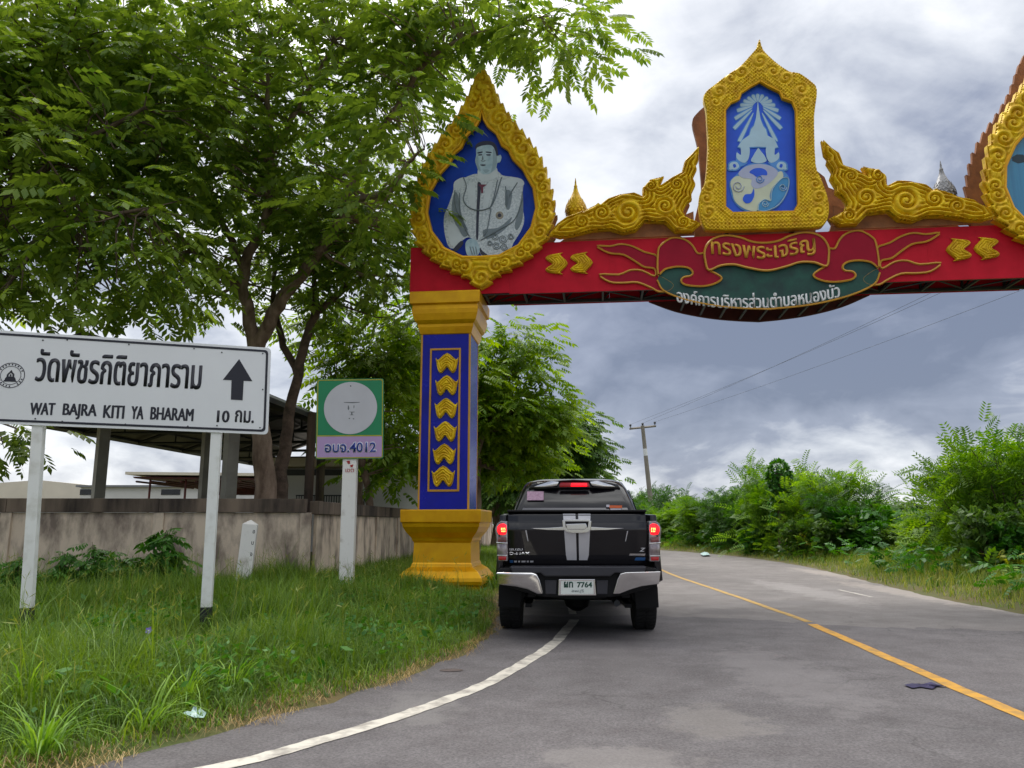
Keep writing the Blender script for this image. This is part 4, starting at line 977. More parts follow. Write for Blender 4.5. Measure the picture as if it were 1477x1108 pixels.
# cab: stacked rounded rings
def cab():
    lv = [(.5, .86, 1.67, 4.0, .05), (1.14, .87, 1.67, 3.95, .06), (1.22, .84, 1.68, 3.9, .08), (1.45, .765, 1.74, 3.55, .1), (1.66, .69, 1.83, 3.22, .13), (1.755, .64, 1.92, 3.05, .16), (1.80, .52, 2.05, 2.9, .16), (1.815, .3, 2.2, 2.75, .1)]
    vs, fs = [], []; n = 24
    for (z, hx, y0, y1, r_) in lv:
        ring = []
        for (cx, cy, a0) in ((hx - r_, y1 - r_, 0), (-hx + r_, y1 - r_, 90), (-hx + r_, y0 + r_, 180), (hx - r_, y0 + r_, 270)):
            for k in range(6):
                a_ = R(a0 + 90 * k / 5); ring.append((cx + r_ * math.cos(a_), cy + r_ * math.sin(a_), z))
        vs += ring
    for i in range(len(lv) - 1):
        for k in range(n): a_, b_ = i * n + k, i * n + (k + 1) % n; fs.append((a_, b_, b_ + n, a_ + n))
    fs.append(tuple(range((len(lv)-1) * n, len(lv) * n))); fs.append(tuple(reversed(range(n))))
    me = MB().add(vs, fs).mesh('cab'); autosmooth(me, .7); return me
cb = obj('cab', cab(), M['paint'], truck)
def ycab(z): return float(np.interp(z, [1.14, 1.22, 1.45, 1.66, 1.755, 1.8], [1.67, 1.68, 1.74, 1.83, 1.92, 2.05]))
def quadgrid(name, corners, mat, parent, off, n=8, bow=0.0):
    """window set into the cab: bottom-left, bottom-right, top-right, top-left"""
    c = [Vector(p) for p in corners]; V = []; Q = []
    for j in range(n + 1):
        for i in range(n + 1):
            u, w_ = i / n, j / n; p = c[0] * (1-u) * (1-w_) + c[1] * u * (1-w_) + c[2] * u * w_ + c[3] * (1-u) * w_
            p = p + Vector(off) * (1 + bow * (1 - (2*u-1) ** 2)); V.append(tuple(p))
    for j in range(n):
        for i in range(n): a_ = j * (n+1) + i; Q.append((a_, a_+1, a_+n+2, a_+n+1))
    me = fastmesh(name, V, Q); me.shade_smooth(); return obj(name, me, mat, parent)
z0w, z1w = 1.27, 1.715
rw = quadgrid('rear_window', [(-.72, ycab(z0w), z0w), (.72, ycab(z0w), z0w), (.565, ycab(z1w), z1w), (-.565, ycab(z1w), z1w)], M['tint'], cb, (0, -.022, .004))
def on_win(px0, px1, py0, py1, q=1.72):
    a_ = T.p(px0, py1, q); b_ = T.p(px1, py0, q); return a_[0], b_[0], a_[1], b_[1]
def sticker(px0, px1, py0, py1, mat, d=.0):
    x0, x1, za, zb_ = on_win(px0, px1, py0, py1)
    return quadgrid('sticker', [(x0, ycab(za), za), (x1, ycab(za), za), (x1, ycab(zb_), zb_), (x0, ycab(zb_), zb_)], mat, cb, (0, -.030 - d, .004), 2)
M['stk_pink'] = pmat('pale_pink_sticker', (190, 160, 180), .5, 0, .1, 40, rgb2=(150, 112, 136), gscale=(1, 1, 3))
M['stk_orange'] = pmat('orange_sticker', (214, 96, 36), .5); M['stk_white'] = pmat('white_sticker', (200, 196, 206), .5)
sticker(760, 784, 709, 722, M['stk_pink']); sticker(879, 897, 729.5, 733.5, M['stk_orange']); sticker(874.5, 879, 728.5, 732, M['stk_white']); sticker(880, 896, 734, 736, M['stk_white'], .001)
for sg in (-1, 1):
    sw = lambda y0, y1, ya, yb: quadgrid('side_window', [(sg * .835, y0, 1.24), (sg * .835, y1, 1.24), (sg * .695, yb, 1.66), (sg * .695, ya, 1.66)], M['tint'], cb, (sg * .03, 0, .0), 4)
    sw(1.9, 2.7, 2.02, 2.68); sw(2.78, 3.7, 2.76, 3.12)
    MB().box(sg * .98 - .1, sg * .98 + .1, 3.42, 3.56, 1.16, 1.36).build('mirror', M['paint'], truck, bevel=.04)
quadgrid('windshield', [(.76, 3.84, 1.22), (-.76, 3.84, 1.22), (-.62, 3.12, 1.7), (.62, 3.12, 1.7)], M['tint'], cb, (0, .05, .03), 4)
m = MB(); vs = []
for (y, hx, z) in ((3.85, .8, 1.16), (4.6, .76, 1.1), (5.05, .7, .98), (5.2, .66, .78), (5.22, .66, .5)): vs += [(-hx, y, z), (0, y, z + .04), (hx, y, z)]
m.add(vs, [(3*i + k, 3*i + k + 1, 3*i + k + 4, 3*i + k + 3) for i in range(4) for k in range(2)]); me = m.mesh('hood'); autosmooth(me); obj('hood', me, M['paint'], truck)
# roof spoiler lamp and chrome trims
zr0, zr1 = T.p(834, 704, 1.85)[1], T.p(834, 695.5, 1.85)[1]
def xr(px, q=1.85): return T.p(px, 700, q)[0]
def bowed(name, pts, q0, q1, mat, parent, bow=.06, hw=.6, bev=.008):
    me = MB().plate(pts, q0, q1).mesh(name, bev)
    for v in me.vertices: v.co.y += bow * (v.co.x / hw) ** 2
    autosmooth(me); return obj(name, me, mat, parent)
bowed('roof_spoiler', [(-.6, zr0 - .01), (.6, zr0 - .01), (.56, zr1 - .03), (.3, zr1 + .015), (0, zr1 + .03), (-.3, zr1 + .015), (-.56, zr1 - .03)], 1.76, 2.1, M['paint'], truck)
for sg in (-1, 1):
    bowed('roof_trim', [(sg * .235, zr0 + .012), (sg * .2, zr1 + .0), (sg * .3, zr1 + .012), (sg * .48, zr0 + .035), (sg * .535, zr0 + .012)], 1.745, 1.775, M['chrome'], truck, bev=.006)
hl = bowed('high_brake_lamp', [(-.2, zr0 + .008), (.2, zr0 + .008), (.185, zr1 - .012), (-.185, zr1 - .012)], 1.742, 1.775, M['lamp_redoff'], truck, bev=.006)
bowed('lit_strip', [(-.05, zr0 + .014), (.165, zr0 + .014), (.16, zr1 - .018), (-.04, zr1 - .018)], 1.738, 1.75, M['lamp_red'], hl, bev=.003)
MB().tube([(0, 2.5, 1.8), (0, 2.42, 1.86)], .012, 6).build('aerial', M['plastic'], truck)
# tailgate: pressed panel with curved rear face
xl_, xr_ = tx(732), tx(934)
zg0, zg1 = tz(816), ZT
def tail_y(z): 
    t = (z - zg0) / (zg1 - zg0); return .03 + float(np.interp(t, [0, .1, .45, .66, .72, .8, .93, .98, 1.0], [.10, .075, .028, .0, .012, .03, .04, .06, .10]))
V = []; Q = []; nx, nz = 24, 40
for j in range(nz + 1):
    z = zg0 + (zg1 - zg0) * j / nz
    for i in range(nx + 1):
        u = i / nx; x = xl_ + (xr_ - xl_) * u; e = abs(2 * u - 1)
        V.append((x, tail_y(z) + .03 * max(0, e - .9) / .1 * .6, z))
for j in range(nz):
    for i in range(nx): a_ = j * (nx+1) + i; Q.append((a_, a_+1, a_+nx+2, a_+nx+1))
me = fastmesh('tailgate', V, Q); me.shade_smooth(); tg = obj('tailgate', me, M['paint'], truck)
MB().box(xl_, xr_, .15, .19, zg0, zg1 - .012).build('inner_skin', M['paint'], tg)
MB().box(xl_ - .01, xr_ + .01, .05, .13, zg1 - .01, zg1 + .012).build('top_cap', M['plastic'], tg, bevel=.008)
def onto(name, pts, mat, parent, lift=.004, n=10):
    """thin film following the curved face of the tailgate"""
    P = tp(pts, .03); za_, zb_ = min(p[1] for p in P), max(p[1] for p in P)
    P = [(x, za_ if z < za_ + .012 else (zb_ if z > zb_ - .012 else z)) for x, z in P]; x0 = [p[0] for p in P]; zz = [p[1] for p in P]
    # left/right profiles by height
    zs = np.linspace(min(zz), max(zz), n); V = []; Q = []
    for z in zs:
        xs = []
        k = len(P)
        for i in range(k):
            (xa, za), (xb, zb2) = P[i], P[(i+1) % k]
            if za == zb2: continue
            t = (z - za) / (zb2 - za)
            if -1e-6 <= t <= 1 + 1e-6: xs.append(xa + t * (xb - xa))
        V += [(min(xs), tail_y(z) - lift, z), (max(xs), tail_y(z) - lift, z)]
    for j in range(n - 1): Q.append((2*j, 2*j+1, 2*j+3, 2*j+2))
    me = fastmesh(name, V, Q); me.shade_smooth(); return obj(name, me, mat, parent)
onto('silver_stripe', [(812, 741), (830, 741), (832, 808.5), (818, 808.5), (816.5, 803)], M['silver_film'], tg)
onto('silver_stripe', [(834, 741), (852, 741), (849.5, 803), (847.5, 808.5), (835.5, 808.5)], M['silver_film'], tg)
zc0 = tz(763, .03); yh = tail_y(zc0)
hs = MB().plate(tp([(811, 751), (815, 749), (849, 749), (853, 752), (852, 764), (848, 768), (839, 769), (825, 769), (816, 767), (812, 763)], .03), yh - .022, yh + .02).build('handle_surround', M['chrome'], tg, bevel=.006)
MB().plate(tp([(815, 752), (849, 752), (848, 761), (816, 761)], .03), yh - .026, yh - .01).build('handle_recess', M['plastic'], tg, bevel=.003)
MB().plate(tp([(816, 756), (845, 755), (847, 760), (843, 764), (818, 764)], .03), yh - .04, yh - .018).build('handle', M['chrome'], tg, bevel=.006)
for P in ([(764, 762), (790, 761.5), (812, 760), (814, 765), (790, 764.5)], [(852, 760), (876, 761.5), (902, 762), (876, 764.5), (852, 765)]):
    MB().plate(tp(P, .03), yh - .012, yh + .006).build('chrome_wing', M['chrome'], tg, bevel=.003)
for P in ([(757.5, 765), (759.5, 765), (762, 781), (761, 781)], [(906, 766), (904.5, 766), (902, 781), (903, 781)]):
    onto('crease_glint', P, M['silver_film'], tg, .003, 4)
def badge(body, px0, px1, py0, py1, mat, bold=.02, shear=0.0):
    a_ = T.p(px0, py1, .03); b_ = T.p(px1, py0, .03); me = text_mesh(body, a_[0], b_[0], a_[1], b_[1], tail_y((a_[1] + b_[1]) / 2) - .004, bold, .003, shear=shear); return obj('badge', me, mat, tg)
badge('ISUZU', 734.5, 753.5, 791.5, 794.5, M['silver_film']); badge('D-MAX', 734, 764.5, 796.5, 801, M['chrome'], .05)
badge('Z', 922.5, 932, 790.5, 796, M['silver_film'], .02, .3)
onto('badge_bar', [(909, 799), (932, 799), (931, 802), (908, 802)], M['chrome'], tg, .005, 4)
M['decal_blue'] = pmat('blue_decal', (40, 92, 150), .4)
onto('blue_decal', [(918, 805), (932, 804.5), (931, 808.5), (916, 809)], M['decal_blue'], tg, .005, 4)
onto('blue_decal', [(734.5, 808.5), (739.5, 808.5), (739.5, 812.5), (734.5, 812.5)], M['decal_blue'], tg, .005, 4)
for k, w_ in enumerate((5, 4, 7, 4, 6)):
    x = 741 + sum((5, 4, 7, 4, 6)[:k]) + k * .8
    onto('decal_stroke', [(x, 809.3), (x + w_ - 1, 809.3), (x + w_ - 1.4, 811.8), (x, 811.8)], M['silver_film'], tg, .005, 3)
# tail lamps
def lamp(sg):
    def f(l): return [(sg * abs(x), z) for x, z in tp(l, .05)]
    body = f([(935.5, 752), (945, 751), (951, 755), (954.5, 763), (953, 780), (952, 810), (936.5, 810)])
    me = MB().plate(body, .03, .32).mesh('tail_lamp', .012)
    for v in me.vertices: v.co.y += 1.1 * max(0, abs(v.co.x) - .83) ** 1.2
    autosmooth(me); L = obj('tail_lamp', me, M['lamp_clear'], truck)
    def lens(name, pts, q0, mat, bev=.006):
        me = MB().plate(f(pts), q0, q0 + .03).mesh(name, bev); autosmooth(me)
        for v in me.vertices: v.co.y += 1.1 * max(0, abs(v.co.x) - .83) ** 1.2
        return obj(name, me, mat, L)
    lens('brake_lens', [(937, 757), (941, 755), (947, 756), (951, 760), (951.5, 766), (949, 771), (943, 772), (938, 771), (936.8, 765)], .022, M['lamp_red'], .01)
    rs = random.Random(5)
    for k in range(9):
        px, py = 939.5 + (k % 3) * 2.3 + rs.uniform(-.3, .3), 762 + (k // 3) * 2.4 + rs.uniform(-.3, .3)
        lens('lamp_point', [(px - .6, py - .7), (px + .6, py - .7), (px + .6, py + .7), (px - .6, py + .7)], .016, M['lamp_hot'], .0)
    lens('indicator_lens', [(937.5, 775), (950, 774.5), (950.5, 782), (938, 783)], .022, M['lamp_amber'])
    lens('reversing_lens', [(937.5, 785), (951, 784.5), (951, 800.5), (938, 801)], .024, M['lamp_clear'])
    lens('reflector', [(938, 803), (950.5, 803), (950, 808.5), (939, 808.5)], .022, M['lamp_redoff'])
    lens('chrome_rim', [(936, 783), (953, 782.2), (953, 783.8), (936, 784.6)], .018, M['chrome'], .001); lens('chrome_rim', [(937, 801.2), (952, 801), (952, 802.2), (937, 802.6)], .018, M['chrome'], .001)
lamp(1); lamp(-1)
# rear bumper
bm_ = MB().plate(tp([(722, 819), (945, 819), (950, 825), (948, 843), (930, 850), (900, 858), (882, 861), (785, 861), (768, 857), (738, 848), (719, 842), (717, 825)], 0), -.05, .25).build('rear_bumper', M['plastic'], truck, bevel=.02)
MB().plate(tp([(736, 817), (932, 817), (928, 826), (886, 826), (880, 831), (786, 831), (780, 826), (740, 826)], -.06), -.12, .12).build('step_pad', M['bump_grey'], bm_, bevel=.012)
for P in ([(716, 825), (768, 825.5), (775, 828), (779, 836), (784, 856), (776, 857), (762, 850), (745, 846), (717, 843)], [(952, 824), (902, 825), (894, 827), (890, 835), (884, 856), (893, 856), (908, 850), (925, 845), (950, 842)]):
    me = MB().plate(tp(P, -.06), -.1, .3).mesh('chrome_corner', .025, 3)
    for v in me.vertices: v.co.y += .20 * (tz(825, -.06) - v.co.z) + .10 * (abs(v.co.x) - .45) - .055
    autosmooth(me, .9); obj('chrome_corner', me, M['chrome'], bm_)
for px in (795, 869): MB().plate(tp([(px - 9, 837), (px + 8, 837), (px + 7, 857), (px - 8, 857)], -.05), -.062, -.04).build('bumper_inset', M['bump_grey'], bm_, bevel=.006)
pl = MB().plate(tp([(806, 835.5), (858, 835.5), (860, 859), (805, 859)], -.08), -.085, -.06).build('number_plate', M['chrome'], bm_, bevel=.006)
MB().plate(tp([(809, 838), (856, 838), (856, 857), (809, 857)], -.08), -.089, -.084).build('plate_face', M['plate_white'], pl)
def ptxt(body, px0, px1, py0, py1, mat, bold=.02):
    a_ = T.p(px0, py1, -.09); b_ = T.p(px1, py0, -.09); obj('lettering', text_mesh(body, a_[0], b_[0], a_[1], b_[1], -.090, bold, .001), mat, pl)
ptxt('ผท', 813.5, 826.5, 839, 847.5, M['plate_ink'], .03); ptxt('7764', 832.5, 854, 839.5, 847.5, M['plate_ink'], .03); ptxt('ลพบุรี', 824.5, 842, 850, 855.5, pmat('plate_grey_ink', (140, 148, 150), .5), .01)
# wheels, flaps, axle
def wheel(x, y, sg):
    prof = [(.2, -.11), (.33, -.128), (.362, -.12), (RW, -.09), (RW, .09), (.362, .12), (.33, .128), (.2, .11)]
    me = MB().lathe([(r_, z) for r_, z in prof], 36).mesh('wheel'); me.transform(Matrix.Rotation(R(90), 4, 'Y')); autosmooth(me)
    w = obj('wheel', me, M['rubber'], truck, loc=(x, y, RW))
    me2 = MB().lathe([(.05, .12), (.2, .09), (.22, .125), (.235, .128), (.235, .05), (.02, .05)], 24).mesh('rim'); me2.transform(Matrix.Rotation(R(90) * sg, 4, 'Y')); autosmooth(me2); obj('rim', me2, M['silver_film'], w)
    m = MB()
    for k in range(44):
        a_ = 2 * math.pi * k / 44
        for sx in (-1, 1):
            c, s_ = math.cos(a_), math.sin(a_); y_, z_ = (RW + .001) * c, (RW + .001) * s_; ty, tzz = -s_ * .017, c * .017
            xa, xb = sx * .012, sx * .105; h = .008
            m.add([(xa, y_ - ty, z_ - tzz), (xb, y_ - ty * .2, z_ - tzz * .2), (xb, y_ + ty * 1.8, z_ + tzz * 1.8), (xa, y_ + ty, z_ + tzz), (xa, y_ - ty + h*c, z_ - tzz + h*s_), (xb, y_ - ty * .2 + h*c, z_ - tzz * .2 + h*s_), (xb, y_ + ty * 1.8 + h*c, z_ + tzz * 1.8 + h*s_), (xa, y_ + ty + h*c, z_ + tzz + h*s_)], [(4, 5, 6, 7), (0, 1, 5, 4), (1, 2, 6, 5), (2, 3, 7, 6), (3, 0, 4, 7)])
    o = m.build('tread', M['rubber'], w); o['kind'] = 'stuff'
for sg in (-1, 1):
    wheel(sg * .775, YR, sg); wheel(sg * .775, YF, sg)
    me = MB().plate([(sg * .62, tz(848, .5)), (sg * .885, tz(846, .5)), (sg * .89, tz(876, .5)), (sg * .64, tz(878, .5))], .52, .54).mesh('mud_flap', .004); obj('mud_flap', me, M['plastic'], truck)
    MB().plate([(sg * .885, .34), (sg * .885, .86), (sg * .62, .86), (sg * .55, .55), (sg * .62, .36)], .56, .6).build('wheel_liner', M['plastic'], truck)
MB().tube([(-.66, YR, .37), (.66, YR, .37)], .05, 10).build('rear_axle', M['plastic'], truck)
me = MB().lathe([(.05, -.17), (.13, -.12), (.17, 0), (.13, .12), (.05, .17)], 14, (0, YR, .37)).mesh('differential'); autosmooth(me); obj('differential', me, M['plastic'], truck)
sp = MB().lathe([(.17, -.1), (.33, -.11), (.36, -.06), (.36, .06), (.33, .11), (.17, .1)], 28, (0, .55, .52)).mesh('spare_wheel'); autosmooth(sp); obj('spare_wheel', sp, M['rubber'], truck)
for sg in (-1, 1):
    MB().box(sg * .5 - .04, sg * .5 + .04, .1, 4.8, .44, .56).build('frame_rail', M['plastic'], truck)
    MB().box(sg * .55 - .035, sg * .55 + .035, .45, 1.8, .3, .34).build('leaf_spring', M['plastic'], truck)
MB().tube([(.42, .35, .36), (.42, 1.9, .36)], .035, 8).build('exhaust_pipe', M['steel_dark'], truck)

# ------------------------------------------------------------------ road signs on the left verge
SA = R(11)
s0 = at(308, 760, 8.35); S = Frame(s0.x, s0.y, SA)
sign = empty('direction_sign', (S.x, S.y, 0), SA, 'large white direction sign with black arrow and Thai lettering on two white posts', 'road sign')
M['sign_white'] = pmat('sign_white', (222, 225, 228), 0.35, 0, 0.03, 1.2, .02, 3)
M['sign_ink'] = pmat('sign_black', (24, 26, 40), 0.45, 0, .05)
M['post_white'] = pmat('post_white_paint', (222, 224, 222), 0.5, 0, 0.05, 4, rgb2=(188, 188, 180), contrast=(.25, .5))
M['post_black'] = pmat('post_black_paint', (22, 24, 32), 0.55)
c = S.pl([(-52, 473), (391, 502), (386.5, 627), (-52, 609.5)])
def rrect(c, r, n=5, ins=0.0):
    """rounded quad from top-left, top-right, bottom-right, bottom-left"""
    C = [Vector(p) for p in c]; o = []
    for i in range(4):
        p = C[i]; a_ = (C[i-1] - p).normalized(); b_ = (C[(i+1) % 4] - p).normalized(); p = p + (a_ + b_) * ins
        for k in range(n + 1):
            t = k / n; q = p + a_ * r * (1-t) ** 2 + b_ * r * t ** 2
            o.append((q.x, q.y))
    return o
bd_ = MB().plate(rrect(c, .05), 0, .012).build('board', M['sign_white'], sign, bevel=.002)
MB().plate(rrect(c, .045, ins=.028), -.003, .0005, [rrect(c, .035, ins=.052)]).build('border', M['sign_ink'], bd_)
def stx(body, px0, px1, yl0, yl1, yr0, yr1, bold, mat=None, par=None, fr=None, q=-.001, th=.002, fat=0.0):
    """lettering whose box follows the slope of the board"""
    fr = fr or S; a_ = fr.p(px0, yl1); b_ = fr.p(px0, yl0); c_ = fr.p(px1, yr1); d_ = fr.p(px1, yr0)
    def wp(x, z):
        u = (x - 0) ; w_ = z
        lo = a_[1] + (c_[1] - a_[1]) * u; hi = b_[1] + (d_[1] - b_[1]) * u
        X = (a_[0] + (c_[0] - a_[0]) * u); return X, lo + (hi - lo) * w_
    return obj('lettering', text_mesh(body, 0, 1, 0, 1, q, bold, th, warp=wp, fat=fat), mat or M['sign_ink'], par or bd_)
stx('วัดพัชรกิติยาภาราม', 50.5, 289, 503, 550, 513.5, 562, .006, fat=.006)
stx('WAT', 43, 78, 581, 598, 581.5, 599, .0, fat=.0055); stx('BAJRA', 90, 138, 582, 604, 583.5, 606, .0, fat=.0055); stx('KITI', 149, 178, 584.5, 602.5, 585.5, 604, .0, fat=.0055)
stx('YA', 189, 206, 586, 604, 586.5, 605, .0, fat=.0055); stx('BHARAM', 217, 278, 587, 605, 590, 607.5, .0, fat=.0055)
stx('10', 313, 330, 592, 609, 592.5, 609.5, .004, fat=.005); stx('กม.', 339, 365.5, 591.5, 609, 593, 610.5, .004, fat=.004)
ar = S.pl([(345, 518), (364, 550), (351.5, 549.5), (350, 577.5), (333, 576.5), (334, 548.5), (321.5, 548)]); MB().plate(ar, -.003, .0005).build('arrow', M['sign_ink'], bd_)
m = MB(); ex, ez = S.p(15.5, 541.5); rr_ = abs(S.p(36, 541.5)[0] - ex)
for r_, w_ in ((rr_, .004), (rr_ * .74, .003)): m.plate(circle2(ex, ez, r_, 40), -.003, .0005, [circle2(ex, ez, r_ - w_ * 1.6, 40)])
m.plate([(ex + x * rr_, ez + z * rr_) for x, z in [(-.5, -.5), (-.38, -.36), (-.36, -.24), (-.28, -.14), (-.26, .08), (-.14, .22), (-.02, .38), (.03, .42), (.1, .26), (.24, .12), (.26, -.1), (.36, -.24), (.38, -.36), (.5, -.5)]], -.003, .0005, [[(ex + x * rr_, ez + z * rr_) for x, z in [(-.16, -.1), (.14, -.1), (.12, .08), (0, .2), (-.12, .08)]]])
m.plate([(ex + x * rr_, ez + z * rr_) for x, z in [(-.06, -.08), (.06, -.08), (.04, .06), (0, .12), (-.04, .06)]], -.003, .0005)
for k in range(22):
    a_ = R(20 + 320 * k / 21 - 90 + 20)
    if abs(math.cos(a_)) > .95: continue
    m.plate([(ex + rr_ * (r_) * math.cos(a_ + d_), ez + rr_ * r_ * math.sin(a_ + d_)) for r_, d_ in ((.8, -.05), (.92, -.05), (.92, .05), (.8, .05))], -.0028, .0005)
m.build('round_seal', M['sign_ink'], bd_)
for (px, py) in [(62, 491), (97, 490.5), (186, 497), (280, 503), (320, 508.5), (379, 510), (379, 562), (375, 617), (51, 604), (90, 608), (181, 612), (271, 615), (313, 614)]:
    x, z = S.p(px, py); MB().plate(circle2(x, z, .008, 8), -.006, .0005).build('bolt', M['steel_dark'], bd_)
for (tpx, bpx) in ((58, 34.5), (313.5, 294)):
    ztop, yb = 480, 905
    a_ = Vector((*S.p(tpx + (5 if tpx < 100 else 6), 500, .05),)); b_ = Vector((*S.p(bpx, 935, .05),))
    d_ = (a_ - b_) / (a_.y - b_.y); foot = b_ - d_ * (b_.y + .15); head = a_
    zk = S.p(bpx, 876 if tpx > 100 else 877, .05)[1]; kn = foot + d_ * (zk - foot.y)
    def bar(p, q, mat, nm, w_=.052):
        v = [(p.x - w_, .014, p.y), (p.x + w_, .014, p.y), (p.x + w_, .014 + 2 * w_, p.y), (p.x - w_, .014 + 2 * w_, p.y), (q.x - w_, .014, q.y), (q.x + w_, .014, q.y), (q.x + w_, .014 + 2 * w_, q.y), (q.x - w_, .014 + 2 * w_, q.y)]
        return MB().add(v, [(3, 2, 1, 0), (4, 5, 6, 7), (0, 1, 5, 4), (1, 2, 6, 5), (2, 3, 7, 6), (3, 0, 4, 7)]).build(nm, mat, sign, bevel=.006)
    ps = bar(kn, head, M['post_white'], 'post'); bar(foot, kn - d_ * .002, M['post_black'], 'post_base', .053)

gs0 = at(505, 760, 14.0); GS = Frame(gs0.x, gs0.y, R(2))
sg2 = empty('route_sign', (GS.x, GS.y, 0), GS.a, 'green and lilac route number sign with round white seal on a concrete post', 'road sign')
M['sg_green'] = pmat('sign_green', (12, 132, 84), 0.4, 0, .06, 2); M['sg_lilac'] = pmat('sign_lilac', (180, 152, 198), 0.4, 0, .05, 2); M['sg_yellow'] = pmat('sign_yellow', (176, 168, 40), .45)
M['sg_seal'] = pmat('sign_faded_white', (196, 196, 202), .45, 0, .04, 2); M['sg_blue'] = pmat('sign_blue_ink', (28, 52, 150), .45); M['sg_halo'] = pmat('sign_white_halo', (214, 218, 228), .45)
c = GS.pl([(457, 547), (553.5, 546), (553, 661.5), (455, 662.5)])
b5 = MB().plate(rrect(c, .05), 0, .015).build('board', M['sg_green'], sg2, bevel=.003)
MB().plate(rrect(c, .045, ins=.012), -.003, .0005, [rrect(c, .04, ins=.03)]).build('border', M['sg_yellow'], b5)
MB().plate(GS.pl([(457.5, 630), (551, 629.5), (550.5, 659), (457, 660)]), -.0035, .0005).build('number_panel', M['sg_lilac'], b5)
MB().plate(GS.pl([(457, 628.2), (551, 627.6), (551, 629.4), (457, 630)]), -.005, .0005).build('divider', M['sg_yellow'], b5)
x, z = GS.p(505.7, 588.5); rr_ = GS.p(544, 588)[0] - x; s5 = MB().plate(circle2(x, z, rr_, 48), -.006, .0005).build('seal', M['sg_seal'], b5)
stx('อบจ.4012', 467.5, 543, 637.5, 653.5, 637, 653, .06, M['sg_halo'], b5, GS, -.004, .001); stx('อบจ.4012', 468.5, 542, 638.5, 652.5, 638, 652, .012, M['sg_blue'], b5, GS, -.0055, .001)
M['ink_faint'] = pmat('faded_ink', (112, 116, 120), .5)
m = MB()
for P in ([(496, 580.2), (519, 580), (519, 580.8), (509, 581.8), (496, 581)], [(502, 585), (503, 585), (504, 589), (503, 592), (501.5, 590)], [(510, 585), (511.5, 585), (511, 589), (510, 589)], [(503, 594), (512, 594), (511, 595), (508.5, 595), (508.5, 598), (511, 599), (504, 599), (506.5, 598), (506.5, 595)], [(503, 603), (505, 603), (505, 604.5), (503, 604.5)], [(509, 603.5), (511, 603.5), (511, 605), (509, 605)]):
    m.plate(GS.pl(P), -.0075, -.005)
m.build('faded_emblem', M['ink_faint'], s5)
x, z = GS.p(506, 557); MB().plate(circle2(x, z, .012, 10), -.012, .0).build('bolt', M['steel_dark'], s5)
a_ = Vector(GS.p(508, 560, .05)); b_ = Vector(GS.p(499, 838, .05)); d_ = (a_ - b_) / (a_.y - b_.y); ft = b_ - d_ * (b_.y + .15)
w_ = .125
M['post_worn'] = pmat('worn_white_concrete', (228, 226, 222), .8, 0, .08, 3, .15, 30, rgb2=(178, 170, 160), contrast=(.26, .44))
v = [(ft.x - w_, .02, ft.y), (ft.x + w_, .02, ft.y), (ft.x + w_, .22, ft.y), (ft.x - w_, .22, ft.y), (a_.x - w_, .02, a_.y), (a_.x + w_, .02, a_.y), (a_.x + w_, .22, a_.y), (a_.x - w_, .22, a_.y)]
po = MB().add(v, [(3, 2, 1, 0), (4, 5, 6, 7), (0, 1, 5, 4), (1, 2, 6, 5), (2, 3, 7, 6), (3, 0, 4, 7)]).build('post', M['post_worn'], sg2, bevel=.015)
M['red_ink'] = pmat('red_ink', (176, 40, 44), .6)
m = MB(); m.plate(GS.pl([(500, 665), (504.5, 664.5), (505, 669), (502, 669)], .02), .012, .022); m.plate(GS.pl([(505, 671), (509.5, 670), (508.5, 674), (506, 674)], .02), .012, .022); m.build('red_mark', M['red_ink'], po)
stx('เขต', 498, 510, 676, 681, 676, 681, .0, M['red_ink'], po, GS, .018, .004)

ms = at(353, 800, 14.4)
mk = empty('boundary_marker', (ms.x, ms.y, zl(ms.x, ms.y)), R(14), 'short leaning white concrete marker post with pointed top by the wall', 'marker post')
mk.rotation_euler = (0, R(3.5), R(14))
m = MB(); h_ = .13
zt2 = at(353, 756, 14.4).z - mk.location.z
m.add([(-h_, -h_, -.2), (h_, -h_, -.2), (h_, h_, -.2), (-h_, h_, -.2), (-h_, -h_, zt2), (h_, -h_, zt2), (h_, h_, zt2), (-h_, h_, zt2), (0, 0, zt2 + .08)], [(3, 2, 1, 0), (0, 1, 5, 4), (1, 2, 6, 5), (2, 3, 7, 6), (3, 0, 4, 7), (4, 5, 8), (5, 6, 8), (6, 7, 8), (7, 4, 8)])
m.build('shaft', M['post_worn'], mk, bevel=.008)
for k, ch in enumerate('อบจ'):
    me = text_mesh(ch, .065, .105, zt2 - .16 - k * .2, zt2 - .10 - k * .2, -h_ - .001, .01, .002); obj('lettering', me, M['sign_ink'], mk)

# ------------------------------------------------------------------ litter on the ground
def rag(name, P, mat, label, h=.03):
    """crumpled sheet"""
    c_ = Vector((sum(p[0] for p in P) / len(P), sum(p[1] for p in P) / len(P))); n = 5; V = []; Q = []
    k = len(P); z0 = P[0][2]
    rs = random.Random(len(P) + int(h * 1000))
    for j in range(n + 1):
        f = j / n
        for p in P: q = c_.lerp(Vector(p[:2]), max(f, .02)); V.append((q.x, q.y, z0 + h * (.15 + rs.random()) * (1 - f * .75)))
    for j in range(n):
        for i in range(k): Q.append((j*k+i, j*k+(i+1) % k, (j+1)*k+(i+1) % k, (j+1)*k+i))
    me = fastmesh(name, V, Q); me.shade_smooth(); o = obj(name, me, mat); return tag(o, label, 'litter')
def gpx(l, z): return [tuple(gnd(a_, b_, z)) for a_, b_ in l]
M['rag_blue'] = pmat('dark_blue_cloth', (52, 46, 86), .85, 0, .2, 12); M['bag_pale'] = pmat('pale_plastic', (188, 216, 214), .35, 0, .1, 12)
